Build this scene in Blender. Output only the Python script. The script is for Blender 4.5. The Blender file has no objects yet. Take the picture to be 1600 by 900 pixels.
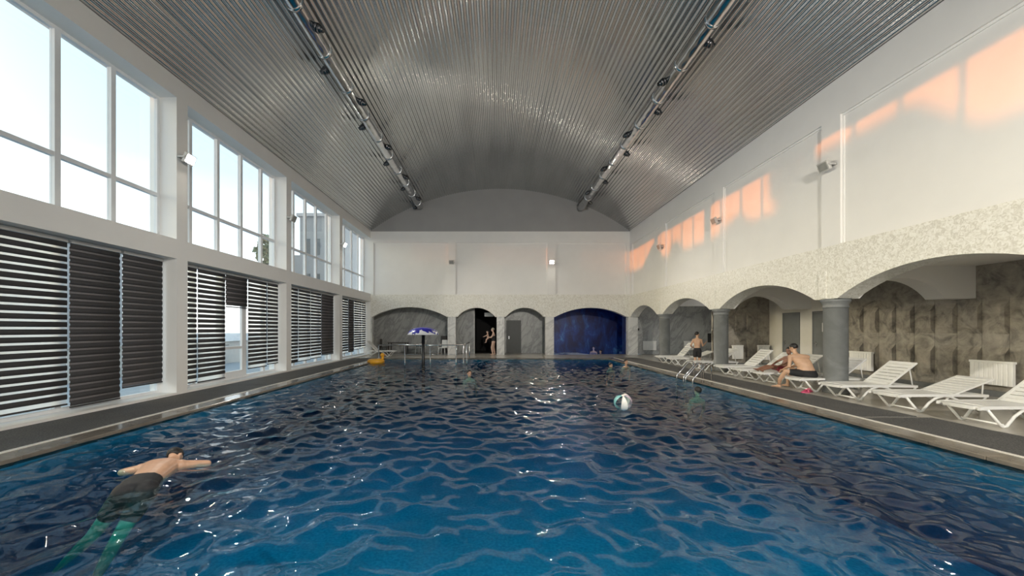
import bpy, bmesh, math, random
import numpy as np
from mathutils import Vector, Matrix, Euler
random.seed(7)
np.random.seed(7)
C = bpy.context.scene.collection
S = bpy.context.scene
PI = math.pi

# ------------------------------------------------------------------ camera
cam = bpy.data.cameras.new('camera')
cam.sensor_width = 36.0
cam.lens = 600 / 1600 * 36.0
cam.shift_x = (800 - 774) / 1600
cam.shift_y = (514 - 450) / 1600
cam.clip_start = 0.05
cam.clip_end = 600
cam_o = bpy.data.objects.new('camera', cam)
cam_o.location = (0, 0, 1.6)
cam_o.rotation_euler = (PI / 2, 0, 0)
C.objects.link(cam_o)
S.camera = cam_o

# ------------------------------------------------------------------ world, sun, exposure
S.view_settings.view_transform = 'Standard'
S.view_settings.look = 'None'
S.view_settings.gamma = 1
S.view_settings.use_curve_mapping = False
S.view_settings.exposure = 0.56
S.cycles.use_denoising = True
S.cycles.max_bounces = 10
S.cycles.diffuse_bounces = 5
S.cycles.glossy_bounces = 5
S.cycles.transparent_max_bounces = 24
S.cycles.transmission_bounces = 6
S.cycles.caustics_reflective = False
S.cycles.caustics_refractive = False
S.cycles.sample_clamp_indirect = 8.0

SKY = 1.8
GLOW, GLOW_POW = 5.5, 13.0
SUN_DIR = Vector((16.44, 0.83, -0.75)).normalized()      # travelling direction of the low evening sun
w = bpy.data.worlds.new('sky')
S.world = w
w.use_nodes = True
nt = w.node_tree
nt.nodes.clear()
tc = nt.nodes.new('ShaderNodeTexCoord')
sx = nt.nodes.new('ShaderNodeSeparateXYZ')
rp = nt.nodes.new('ShaderNodeValToRGB')
bg = nt.nodes.new('ShaderNodeBackground')
wo = nt.nodes.new('ShaderNodeOutputWorld')
nt.links.new(tc.outputs['Generated'], sx.inputs[0])
nt.links.new(sx.outputs['Z'], rp.inputs[0])
rp.color_ramp.elements[0].position = 0.0
rp.color_ramp.elements[0].color = (1.0, 0.96, 0.90, 1)
rp.color_ramp.elements[1].position = 1.0
rp.color_ramp.elements[1].color = (0.25, 0.36, 0.45, 1)
for p_, c_ in ((0.16, (0.76, 0.84, 0.87)), (0.32, (0.40, 0.52, 0.59)), (0.55, (0.32, 0.43, 0.50))):
    e = rp.color_ramp.elements.new(p_)
    e.color = (*c_, 1)
# broad warm glow of the sunset side of the sky
dt = nt.nodes.new('ShaderNodeVectorMath')
dt.operation = 'DOT_PRODUCT'
dt.inputs[1].default_value = -SUN_DIR
nt.links.new(tc.outputs['Generated'], dt.inputs[0])
cl_ = nt.nodes.new('ShaderNodeMath')
cl_.operation = 'MAXIMUM'
cl_.inputs[1].default_value = 0.0
nt.links.new(dt.outputs['Value'], cl_.inputs[0])
pw = nt.nodes.new('ShaderNodeMath')
pw.operation = 'POWER'
pw.inputs[1].default_value = GLOW_POW
nt.links.new(cl_.outputs[0], pw.inputs[0])
gm = nt.nodes.new('ShaderNodeMix')
gm.data_type = 'RGBA'
gm.blend_type = 'MIX'
gm.inputs[6].default_value = (0, 0, 0, 1)
gm.inputs[7].default_value = (GLOW * 1.0, GLOW * 0.76, GLOW * 0.36, 1)
gm.clamp_result = False
nt.links.new(pw.outputs[0], gm.inputs[0])
sm = nt.nodes.new('ShaderNodeVectorMath')
sm.operation = 'ADD'
nt.links.new(rp.outputs[0], sm.inputs[0])
nt.links.new(gm.outputs[2], sm.inputs[1])
nt.links.new(sm.outputs[0], bg.inputs[0])
nt.links.new(bg.outputs[0], wo.inputs[0])
bg.inputs[1].default_value = SKY

sl = bpy.data.lights.new('evening_sun', 'SUN')
sl.energy = 1.6
sl.color = (1.0, 0.22, 0.0)
sl.angle = math.radians(0.55)
so = bpy.data.objects.new('evening_sun', sl)
so.rotation_euler = SUN_DIR.to_track_quat('-Z', 'Y').to_euler()
so.location = (-60, 0, 12)
C.objects.link(so)

# ------------------------------------------------------------------ materials
def new_mat(name):
    m = bpy.data.materials.new(name)
    m.use_nodes = True
    t = m.node_tree
    b = t.nodes.get('Principled BSDF')
    return m, t, b

def N(t, kind, **kw):
    n = t.nodes.new(kind)
    for k, v in kw.items():
        setattr(n, k, v)
    return n

def coords(t, scale=(1, 1, 1), rot=(0, 0, 0), kind='Object'):
    a = N(t, 'ShaderNodeTexCoord')
    mp = N(t, 'ShaderNodeMapping')
    mp.inputs['Scale'].default_value = scale
    mp.inputs['Rotation'].default_value = rot
    if kind == 'World':
        g = N(t, 'ShaderNodeNewGeometry')
        t.links.new(g.outputs['Position'], mp.inputs[0])
    else:
        t.links.new(a.outputs[kind], mp.inputs[0])
    return mp.outputs[0]

def noise(t, vec, scale, detail=4, rough=0.55, dist=0.0):
    n = N(t, 'ShaderNodeTexNoise')
    n.inputs['Scale'].default_value = scale
    n.inputs['Detail'].default_value = detail
    n.inputs['Roughness'].default_value = rough
    n.inputs['Distortion'].default_value = dist
    t.links.new(vec, n.inputs['Vector'])
    return n.outputs[0]

def ramp(t, fac, stops):
    r = N(t, 'ShaderNodeValToRGB')
    el = r.color_ramp.elements
    el[0].position, el[0].color = stops[0][0], (*stops[0][1], 1)
    el[1].position, el[1].color = stops[-1][0], (*stops[-1][1], 1)
    for p, c in stops[1:-1]:
        k = el.new(p)
        k.color = (*c, 1)
    t.links.new(fac, r.inputs[0])
    return r.outputs[0]

def bump(t, b, h, strength=0.3, dist=0.01):
    n = N(t, 'ShaderNodeBump')
    n.inputs['Strength'].default_value = strength
    n.inputs['Distance'].default_value = dist
    t.links.new(h, n.inputs['Height'])
    t.links.new(n.outputs[0], b.inputs['Normal'])

def plain(name, col, rough=0.6, metal=0.0, var=0.06, scale=6.0, bmp=0.0):
    m, t, b = new_mat(name)
    v = coords(t, kind='World')
    f = noise(t, v, scale, 3)
    lo = tuple(c * (1 - var) for c in col)
    hi = tuple(min(1, c * (1 + var)) for c in col)
    t.links.new(ramp(t, f, [(0.3, lo), (0.7, hi)]), b.inputs['Base Color'])
    b.inputs['Roughness'].default_value = rough
    b.inputs['Metallic'].default_value = metal
    if bmp:
        bump(t, b, noise(t, v, scale * 12, 3), bmp, 0.004)
    return m

def emit(name, col, s):
    m, t, b = new_mat(name)
    b.inputs['Base Color'].default_value = (*col, 1)
    b.inputs['Emission Color'].default_value = (*col, 1)
    b.inputs['Emission Strength'].default_value = s
    return m

M = {}
M['paint'] = plain('white_wall_paint', (0.83, 0.82, 0.80), 0.6, var=0.02, scale=1.2, bmp=0.05)
M['tymp'] = plain('grey_gable_paint', (0.34, 0.34, 0.34), 0.6, var=0.04, scale=1.0)
M['pvc'] = plain('white_window_plastic', (0.80, 0.82, 0.84), 0.3, var=0.02)
M['steel'] = plain('polished_steel', (0.66, 0.66, 0.67), 0.16, 1.0, var=0.05)
M['duct'] = plain('galvanised_duct', (0.62, 0.63, 0.64), 0.13, 1.0, var=0.12, scale=3)
M['black'] = plain('black_plastic', (0.012, 0.012, 0.013), 0.4)
M['jet'] = plain('jet_nozzle_metal', (0.10, 0.10, 0.105), 0.18, 0.9)
M['dark'] = plain('unlit_corridor_black', (0.006, 0.006, 0.007), 0.8)  # near-black colour puts the darkness of the unlit passage on its surfaces
M['lounge'] = plain('white_resin', (0.86, 0.86, 0.84), 0.28, var=0.03)
M['lampgrey'] = plain('lamp_housing', (0.52, 0.51, 0.49), 0.45)
M['radiator'] = plain('white_radiator_enamel', (0.85, 0.85, 0.83), 0.3, var=0.02)
M['door'] = plain('grey_door_laminate', (0.20, 0.21, 0.215), 0.45, var=0.05)
M['doordark'] = plain('dark_door_laminate', (0.07, 0.075, 0.072), 0.45, var=0.05)
M['cream'] = plain('cream_wall_paint', (0.80, 0.77, 0.70), 0.6, var=0.02)
M['paper'] = plain('white_paper', (0.85, 0.86, 0.88), 0.7)
M['skin'] = plain('skin', (0.55, 0.34, 0.22), 0.5, var=0.08, scale=14)
M['skinwet'] = plain('wet_skin', (0.50, 0.30, 0.20), 0.35, var=0.08, scale=14)
M['skinpale'] = plain('pale_skin', (0.62, 0.42, 0.33), 0.5, var=0.06, scale=14)
M['skintan'] = plain('tanned_skin', (0.26, 0.13, 0.085), 0.45, var=0.1, scale=14)
M['hair'] = plain('dark_hair', (0.012, 0.010, 0.009), 0.55, var=0.3, scale=40)
M['hairgrey'] = plain('fair_hair', (0.36, 0.33, 0.26), 0.6, var=0.2, scale=40)
M['cloth'] = plain('black_swim_cloth', (0.010, 0.010, 0.012), 0.75, var=0.2, scale=30)
M['pink'] = plain('pink_foam', (0.72, 0.10, 0.22), 0.6)
M['red'] = plain('red_swim_cloth', (0.35, 0.05, 0.07), 0.7)
M['yellow'] = plain('yellow_vinyl', (0.85, 0.42, 0.03), 0.3)
M['orange'] = plain('orange_vinyl', (0.70, 0.16, 0.02), 0.35)
M['brownwood'] = plain('dark_table_wood', (0.03, 0.022, 0.018), 0.4)
M['housewall'] = plain('house_render', (0.42, 0.43, 0.45), 0.8)
M['housegrey'] = plain('grey_cladding', (0.28, 0.30, 0.32), 0.7)
M['houseroof'] = plain('blue_grey_roof', (0.22, 0.27, 0.33), 0.6, var=0.15, scale=3)
M['leaf'] = plain('tree_leaves', (0.20, 0.22, 0.13), 0.7, var=0.5, scale=5)
M['bark'] = plain('tree_bark', (0.08, 0.06, 0.045), 0.9)
M['paving'] = plain('pale_paving', (0.42, 0.46, 0.50), 0.7, var=0.1, scale=2)
M['lens'] = emit('lit_lamp_lens', (1.0, 0.93, 0.80), 130.0)
M['lensoff'] = plain('unlit_lamp_lens', (0.30, 0.30, 0.28), 0.15)
M['blueled'] = emit('blue_pool_lamp', (0.16, 0.42, 1.0), 22.0)

def marble(name, base, vein, rough=0.3, rot=0.7, scale=1.0, grain=0.35, veiny=True):
    m, t, b = new_mat(name)
    v = coords(t, (scale, scale, scale), (0.5, rot, 0.4), kind='World')
    v1_ = coords(t, (1, 1, 1), (0.75, rot, 0.5), kind='World')
    mp_ = N(t, 'ShaderNodeMapping')
    mp_.inputs['Scale'].default_value = (0.45 * scale, 0.75 * scale, 1.35 * scale)
    t.links.new(v1_, mp_.inputs[0])
    vs_ = mp_.outputs[0]
    vn = noise(t, vs_, 1.5, 7, 0.55, 1.1)
    veins = ramp(t, vn, [(0.0, base), (0.43, base), (0.495, vein), (0.505, vein), (0.57, base), (1.0, tuple(min(1, c * 1.12) for c in base))])
    if not veiny:
        veins = ramp(t, noise(t, v, 1.1, 8, 0.62, 1.2), [(0.28, vein), (0.5, base), (0.72, tuple(min(1, c * 1.35) for c in base))])
    n = noise(t, v, 2.2, 6, 0.6, 0.6)
    cl = ramp(t, n, [(0.3, (1 - grain,) * 3), (0.7, (1, 1, 1))])
    mx = N(t, 'ShaderNodeMix', data_type='RGBA', blend_type='MULTIPLY')
    mx.inputs[0].default_value = 1
    t.links.new(veins, mx.inputs[6])
    t.links.new(cl, mx.inputs[7])
    t.links.new(mx.outputs[2], b.inputs['Base Color'])
    b.inputs['Roughness'].default_value = rough
    return m
M['marble'] = marble('pale_grey_marble', (0.44, 0.45, 0.44), (0.30, 0.305, 0.30), 0.35, 0.9, 0.9, 0.18)
M['marblelight'] = marble('light_marble', (0.70, 0.70, 0.68), (0.52, 0.52, 0.51), 0.35, 0.7, 1.0, 0.12)
M['tile3d'] = marble('brown_grey_wave_stone', (0.40, 0.37, 0.32), (0.12, 0.115, 0.11), 0.4, 0.9, 2.2, 0.30, False)
M['column'] = marble('grey_column_stone', (0.185, 0.195, 0.197), (0.15, 0.16, 0.16), 0.5, 0.2, 1.6, 0.12, False)

# flaky stone plaster on the beams
m, t, b = new_mat('stone_flake_plaster')
v = coords(t, kind='World')
f1 = noise(t, v, 15, 3, 0.5, 1.4)
c1 = ramp(t, f1, [(0.38, (0.64, 0.62, 0.55)), (0.50, (0.78, 0.765, 0.70)), (0.62, (0.86, 0.85, 0.80))])
t.links.new(c1, b.inputs['Base Color'])
b.inputs['Roughness'].default_value = 0.45
bump(t, b, f1, 0.35, 0.01)
M['flake'] = m

# corrugated sheet metal
m, t, b = new_mat('corrugated_sheet_metal')
v = coords(t, (1.2, 0.15, 1.2), kind='World')
f1 = noise(t, v, 1.5, 4)
t.links.new(ramp(t, f1, [(0.3, (0.53, 0.535, 0.53)), (0.7, (0.66, 0.665, 0.655))]), b.inputs['Base Color'])
b.inputs['Metallic'].default_value = 0.92
b.inputs['Roughness'].default_value = 0.17
M['sheet'] = m

# rubber matting
m, t, b = new_mat('charcoal_rubber_mat')
v = coords(t, kind='World')
f1 = noise(t, v, 55, 3)
f2 = noise(t, v, 1.5, 3)
mx = N(t, 'ShaderNodeMix', data_type='RGBA', blend_type='MULTIPLY')
mx.inputs[0].default_value = 1
t.links.new(ramp(t, f1, [(0.35, (0.045, 0.045, 0.045)), (0.65, (0.15, 0.15, 0.148))]), mx.inputs[6])
t.links.new(ramp(t, f2, [(0.3, (0.8, 0.8, 0.8)), (0.7, (1.0, 1.0, 1.0))]), mx.inputs[7])
t.links.new(mx.outputs[2], b.inputs['Base Color'])
b.inputs['Roughness'].default_value = 0.75
bump(t, b, f1, 0.5, 0.004)
M['mat'] = m

# deck tile and coping
m, t, b = new_mat('beige_floor_tile')
v = coords(t, kind='World')
br = N(t, 'ShaderNodeTexBrick')
br.offset = 0.0
br.inputs['Color1'].default_value = (0.50, 0.47, 0.42, 1)
br.inputs['Color2'].default_value = (0.46, 0.43, 0.385, 1)
br.inputs['Mortar'].default_value = (0.38, 0.36, 0.33, 1)
br.inputs['Scale'].default_value = 1.0
br.inputs['Mortar Size'].default_value = 0.004
br.inputs['Brick Width'].default_value = 0.6
br.inputs['Row Height'].default_value = 0.6
t.links.new(v, br.inputs['Vector'])
t.links.new(br.outputs[0], b.inputs['Base Color'])
b.inputs['Roughness'].default_value = 0.22
M['floor'] = m
M['coping'] = plain('wet_coping_stone', (0.19, 0.165, 0.135), 0.16, var=0.25, scale=2.5)
M['border'] = plain('pale_border_tile', (0.78, 0.76, 0.71), 0.3, var=0.05)

# pool tiles
m, t, b = new_mat('blue_pool_mosaic')
v = coords(t, kind='World')
f1 = noise(t, v, 22, 2)
f2 = noise(t, v, 0.8, 3)
mx = N(t, 'ShaderNodeMix', data_type='RGBA', blend_type='MULTIPLY')
mx.inputs[0].default_value = 1
t.links.new(ramp(t, f1, [(0.35, (0.06, 0.54, 0.72)), (0.65, (0.12, 0.76, 0.90))]), mx.inputs[6])
t.links.new(ramp(t, f2, [(0.3, (0.8, 0.8, 0.8)), (0.7, (1, 1, 1))]), mx.inputs[7])
t.links.new(mx.outputs[2], b.inputs['Base Color'])
b.inputs['Roughness'].default_value = 0.5
M['pool'] = m
M['grottofloor'] = plain('pale_blue_basin_tile', (0.45, 0.62, 0.80), 0.4, var=0.1, scale=8)
M['poolwall'] = plain('dark_blue_pool_tile', (0.022, 0.16, 0.29), 0.4, var=0.2, scale=20)

# blue grotto wall
m, t, b = new_mat('wet_blue_mosaic_wall')
v = coords(t, (1.0, 1.0, 0.55), kind='World')
f1 = noise(t, v, 1.6, 6, 0.65, 0.5)
t.links.new(ramp(t, f1, [(0.42, (0.006, 0.010, 0.07)), (0.58, (0.012, 0.05, 0.22)), (0.74, (0.09, 0.30, 0.55))]), b.inputs['Base Color'])
b.inputs['Roughness'].default_value = 0.35
M['grotto'] = m

def two_sided_fresnel(t, ior, normal=None):
    # the same reflectance seen from either side of a thin sheet
    g = N(t, 'ShaderNodeNewGeometry')
    mxv = N(t, 'ShaderNodeMix', data_type='FLOAT')
    mxv.inputs[2].default_value = ior
    mxv.inputs[3].default_value = 1.0 / ior
    t.links.new(g.outputs['Backfacing'], mxv.inputs[0])
    fr = N(t, 'ShaderNodeFresnel')
    t.links.new(mxv.outputs[0], fr.inputs['IOR'])
    if normal is not None:
        t.links.new(normal, fr.inputs['Normal'])
    return fr

def water_mat(name, tint, bstr, absorb=0.0):
    m = bpy.data.materials.new(name)
    m.use_nodes = True
    t = m.node_tree
    t.nodes.clear()
    out = N(t, 'ShaderNodeOutputMaterial')
    v = coords(t, kind='World')
    n1 = noise(t, v, 7.5, 4, 0.5, 0.5)
    bp = N(t, 'ShaderNodeBump')
    bp.inputs['Strength'].default_value = bstr
    bp.inputs['Distance'].default_value = 0.02
    t.links.new(n1, bp.inputs['Height'])
    fr = two_sided_fresnel(t, 1.34, bp.outputs[0])
    gl = N(t, 'ShaderNodeBsdfGlossy')
    gl.inputs['Roughness'].default_value = 0.015
    gl.inputs['Color'].default_value = (1, 1, 1, 1)
    t.links.new(bp.outputs[0], gl.inputs['Normal'])
    tr = N(t, 'ShaderNodeBsdfTransparent')
    tr.inputs['Color'].default_value = (*tint, 1)
    mx = N(t, 'ShaderNodeMixShader')
    t.links.new(fr.outputs[0], mx.inputs[0])
    t.links.new(tr.outputs[0], mx.inputs[1])
    t.links.new(gl.outputs[0], mx.inputs[2])
    t.links.new(mx.outputs[0], out.inputs[0])
    if absorb:
        va = N(t, 'ShaderNodeVolumeAbsorption')
        va.inputs['Color'].default_value = (0.0, 0.865, 0.908, 1)
        va.inputs['Density'].default_value = absorb
        t.links.new(va.outputs[0], out.inputs['Volume'])
    return m
M['water'] = water_mat('pool_water', (0.90, 0.96, 0.98), 0.30, 2.5)
M['water2'] = water_mat('grotto_water', (0.75, 0.90, 0.98), 0.3)

def glass_mat(name, tint=(0.95, 0.97, 0.98), ior=1.45):
    m = bpy.data.materials.new(name)
    m.use_nodes = True
    t = m.node_tree
    t.nodes.clear()
    out = N(t, 'ShaderNodeOutputMaterial')
    fr = two_sided_fresnel(t, ior)
    gl = N(t, 'ShaderNodeBsdfGlossy')
    gl.inputs['Roughness'].default_value = 0.02
    tr = N(t, 'ShaderNodeBsdfTransparent')
    tr.inputs['Color'].default_value = (*tint, 1)
    mx = N(t, 'ShaderNodeMixShader')
    t.links.new(fr.outputs[0], mx.inputs[0])
    t.links.new(tr.outputs[0], mx.inputs[1])
    t.links.new(gl.outputs[0], mx.inputs[2])
    t.links.new(mx.outputs[0], out.inputs[0])
    return m
M['glass'] = glass_mat('window_glass')
M['vinyl'] = glass_mat('clear_vinyl', (0.86, 0.93, 0.95), 1.6)

# sheer fabric between the opaque bands
m = bpy.data.materials.new('sheer_white_fabric')
m.use_nodes = True
t = m.node_tree
t.nodes.clear()
out = N(t, 'ShaderNodeOutputMaterial')
tl = N(t, 'ShaderNodeBsdfTranslucent')
tl.inputs['Color'].default_value = (0.85, 0.85, 0.86, 1)
tr = N(t, 'ShaderNodeBsdfTransparent')
mx = N(t, 'ShaderNodeMixShader')
mx.inputs[0].default_value = 0.45
t.links.new(tl.outputs[0], mx.inputs[2])
t.links.new(tr.outputs[0], mx.inputs[1])
t.links.new(mx.outputs[0], out.inputs[0])
M['sheer'] = m
M['band'] = plain('charcoal_blind_fabric', (0.045, 0.043, 0.045), 0.8, var=0.12, scale=60)
M['bandlit'] = plain('backlit_blind_fabric', (0.17, 0.16, 0.165), 0.8, var=0.12, scale=60)  # paler copy of the band fabric, imitates light reaching the rear bands

# blue and white fountain shell
m, t, b = new_mat('blue_white_shell_print')
v = coords(t, kind='Object')
sz = N(t, 'ShaderNodeSeparateXYZ')
t.links.new(v, sz.inputs[0])
f1 = noise(t, v, 5.5, 2, 0.5, 0.8)
ad = N(t, 'ShaderNodeMath', operation='MULTIPLY_ADD')
ad.inputs[1].default_value = -1.1
t.links.new(sz.outputs['Z'], ad.inputs[0])
t.links.new(f1, ad.inputs[2])
t.links.new(ramp(t, ad.outputs[0], [(0.0, (0.03, 0.03, 0.36)), (0.365, (0.03, 0.03, 0.36)), (0.375, (0.85, 0.86, 0.9)), (1.0, (0.85, 0.86, 0.9))]), b.inputs['Base Color'])
b.inputs['Roughness'].default_value = 0.25
M['shell'] = m

# ------------------------------------------------------------------ mesh builder
class MB:
    def __init__(s):
        s.v, s.f, s.sm = [], [], []
    def add(s, vs, fs, smooth=False, mat=None):
        o = len(s.v)
        s.v += [tuple(mat @ Vector(p)) if mat else tuple(p) for p in vs]
        s.f += [tuple(i + o for i in f) for f in fs]
        s.sm += [smooth] * len(fs)
        return s
    def box(s, x0, x1, y0, y1, z0, z1, mat=None):
        vs = [(x, y, z) for z in (z0, z1) for y in (y0, y1) for x in (x0, x1)]
        return s.add(vs, [(0, 2, 3, 1), (4, 5, 7, 6), (0, 1, 5, 4), (2, 6, 7, 3), (0, 4, 6, 2), (1, 3, 7, 5)], False, mat)
    def bevbox(s, x0, x1, y0, y1, z0, z1, r=0.01, mat=None):
        bm = bmesh.new()
        bmesh.ops.create_cube(bm, size=1)
        for vv in bm.verts:
            vv.co = Vector(((x0 + x1) / 2 + vv.co.x * (x1 - x0), (y0 + y1) / 2 + vv.co.y * (y1 - y0), (z0 + z1) / 2 + vv.co.z * (z1 - z0)))
        bmesh.ops.bevel(bm, geom=bm.edges[:], offset=r, segments=2, affect='EDGES', profile=0.5)
        bm.verts.index_update()
        s.add([v.co[:] for v in bm.verts], [[v.index for v in f.verts] for f in bm.faces], False, mat)
        bm.free()
        return s
    def tube(s, pts, r, n=10, cap=True, mat=None):
        pts = [Vector(p) for p in pts]
        rs = r if isinstance(r, (list, tuple)) else [r] * len(pts)
        vs, fs = [], []
        up = Vector((0, 0, 1))
        d0 = (pts[1] - pts[0]).normalized()
        if abs(d0.dot(up)) > 0.95:
            up = Vector((1, 0, 0))
        a = d0.cross(up).normalized()
        for i, p in enumerate(pts):
            d = ((pts[min(i + 1, len(pts) - 1)] - p).normalized() + (p - pts[max(i - 1, 0)]).normalized())
            d.normalize()
            a = (a - d * a.dot(d)).normalized()
            bb = d.cross(a)
            for k in range(n):
                th = 2 * PI * k / n
                vs.append(p + (a * math.cos(th) + bb * math.sin(th)) * rs[i])
        for i in range(len(pts) - 1):
            for k in range(n):
                k2 = (k + 1) % n
                fs.append((i * n + k, i * n + k2, (i + 1) * n + k2, (i + 1) * n + k))
        s.add(vs, fs, True, mat)
        if cap:
            o = len(s.v) - len(vs)
            s.f += [tuple(o + k for k in reversed(range(n))), tuple(o + (len(pts) - 1) * n + k for k in range(n))]
            s.sm += [False, False]
        return s
    def lathe(s, prof, n=24, mat=None, smooth=True):
        vs, fs = [], []
        for (r, z) in prof:
            for k in range(n):
                th = 2 * PI * k / n
                vs.append((r * math.cos(th), r * math.sin(th), z))
        for i in range(len(prof) - 1):
            for k in range(n):
                k2 = (k + 1) % n
                fs.append((i * n + k, i * n + k2, (i + 1) * n + k2, (i + 1) * n + k))
        fs.append(tuple(reversed(range(n))))
        fs.append(tuple((len(prof) - 1) * n + k for k in range(n)))
        return s.add(vs, fs, smooth, mat)
    def sphere(s, c, r, nu=14, nv=9, mat=None):
        r = r if isinstance(r, (tuple, list)) else (r, r, r)
        vs, fs = [], []
        for j in range(nv + 1):
            ph = PI * j / nv
            for i in range(nu):
                th = 2 * PI * i / nu
                vs.append((c[0] + r[0] * math.sin(ph) * math.cos(th), c[1] + r[1] * math.sin(ph) * math.sin(th), c[2] + r[2] * math.cos(ph)))
        for j in range(nv):
            for i in range(nu):
                i2 = (i + 1) % nu
                fs.append((j * nu + i, (j + 1) * nu + i, (j + 1) * nu + i2, j * nu + i2))
        return s.add(vs, fs, True, mat)
    def prism(s, poly, mapf, w0, w1):
        n = len(poly)
        vs = [mapf(u, w0, z) for u, z in poly] + [mapf(u, w1, z) for u, z in poly]
        fs = [tuple(range(n)), tuple(reversed(range(n, 2 * n)))] + [(i, (i + 1) % n + 0, (i + 1) % n + n, i + n) for i in range(n)]
        return s.add(vs, fs)
    def mesh(s, name, fixn=False):
        me = bpy.data.meshes.new(name)
        me.from_pydata(s.v, [], s.f)
        me.polygons.foreach_set('use_smooth', s.sm)
        if fixn:
            bm = bmesh.new()
            bm.from_mesh(me)
            bmesh.ops.remove_doubles(bm, verts=bm.verts, dist=1e-5)
            bmesh.ops.recalc_face_normals(bm, faces=bm.faces)
            bm.to_mesh(me)
            bm.free()
        me.update()
        return me
    def obj(s, name, mat, parent=None, fixn=True):
        me = s.mesh(name, fixn)
        me.materials.append(mat if not isinstance(mat, str) else M[mat])
        return link(name, me, parent)

def link(name, me, parent=None, loc=None):
    o = bpy.data.objects.new(name, me)
    C.objects.link(o)
    if parent is not None:
        o.parent = parent
    if loc is not None:
        o.location = loc
    return o

def thing(name, label, cat, loc=(0, 0, 0), rz=0, group=None):
    o = bpy.data.objects.new(name, None)
    o.empty_display_size = 0.1
    C.objects.link(o)
    o.location = loc
    o.rotation_euler = (0, 0, rz)
    return tag(o, label, cat, group)

def tag(o, label, cat, group=None):
    o['label'] = label
    o['category'] = cat
    if group:
        o['group'] = group
    return o

def struct(o):
    o['kind'] = 'structure'
    return o

def dup(root, loc, rz, label):
    r = root.copy()
    C.objects.link(r)
    r.location = loc
    r.rotation_euler = (0, 0, rz)
    r['label'] = label
    for ch in list(root.children):
        c = ch.copy()
        C.objects.link(c)
        c.parent = r
        for g in list(ch.children):
            d = g.copy()
            C.objects.link(d)
            d.parent = c
    return r

# ------------------------------------------------------------------ room dimensions
XL, XR, YB, YF, ZE = -7.7, 8.3, 23.7, -5.3, 7.68
PX0, PX1, PY0, PY1 = -6.0, 6.2, 1.6, 20.95          # pool water rectangle
XA = 11.8                                            # back wall of the right alcove
RC = 13.6                                            # vault radius
XC = 0.3
ZA = 10.25

# pool basin, floor
b_ = MB()
D = -1.45
b_.box(PX0 - 0.2, PX1 + 0.2, PY0 - 0.2, PY1 + 0.2, D - 0.15, D)
struct(b_.obj('pool_basin', 'pool'))
b_ = MB()
b_.box(PX0 - 0.2, PX0, PY0 - 0.2, PY1 + 0.2, D, -0.10)
b_.box(PX1, PX1 + 0.2, PY0 - 0.2, PY1 + 0.2, D, -0.10)
b_.box(PX0, PX1, PY0 - 0.2, PY0, D, -0.10)
b_.box(PX0, PX1, PY1, PY1 + 0.2, D, -0.10)
struct(b_.obj('wall_pool', 'poolwall'))
CW = 0.33
f_ = MB()
f_.box(-8.4, PX0 - CW, YF, 27.2, -0.3, 0)
f_.box(PX1 + CW, 9.0, YF, 24.4, -0.3, 0)
f_.box(9.0, XA + 0.1, YF, 16.6, -0.3, 0)
f_.box(9.0, 14.4, 16.6, 24.4, -0.3, 0)
f_.box(PX0 - CW, PX1 + CW, YF, PY0 - CW, -0.3, 0)
f_.box(PX0 - CW, PX1 + CW, PY1 + CW, 23.95, -0.3, 0)
f_.box(PX0 - CW, 3.6, 23.95, 27.2, -0.3, 0)
floor = struct(f_.obj('floor', 'floor', fixn=False))
# pale border strip between the matting and the coping
bo = MB()
for x0, x1 in ((PX0 - CW - 0.07, PX0 - CW), (PX1 + CW, PX1 + CW + 0.055)):
    bo.box(x0, x1, PY0 - CW, PY1 + CW, -0.02, 0.012)
bo.obj('border_strip', 'border', floor)
cl_len = 0.645
def coping_row(n, a0, a1, mk):
    step = (a1 - a0) / n
    for i in range(n):
        mk(a0 + i * step, a0 + (i + 1) * step)
cop_meshes = {}
def coping_tile(x0, x1, y0, y1, bull):
    key = (round(x1 - x0, 3), round(y1 - y0, 3), bull)
    if key not in cop_meshes:
        q = MB()
        q.bevbox(0.001, x1 - x0 - 0.001, 0.0015, y1 - y0 - 0.0015, -0.05, 0.004, 0.008)
        me = q.mesh('coping_tile')
        me.materials.append(M['coping'])
        cop_meshes[key] = me
    link('coping_tile', cop_meshes[key], floor, (x0, y0, 0))
coping_row(30, PY0, PY1, lambda a, c: coping_tile(PX0 - CW, PX0 + 0.04, a, c, 0))
coping_row(30, PY0, PY1, lambda a, c: coping_tile(PX1 - 0.04, PX1 + CW, a, c, 1))
coping_row(19, PX0 - CW, PX1 + CW, lambda a, c: coping_tile(a, c, PY1, PY1 + CW, 2))
coping_row(19, PX0 - CW, PX1 + CW, lambda a, c: coping_tile(a, c, PY0 - CW, PY0, 2))

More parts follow.
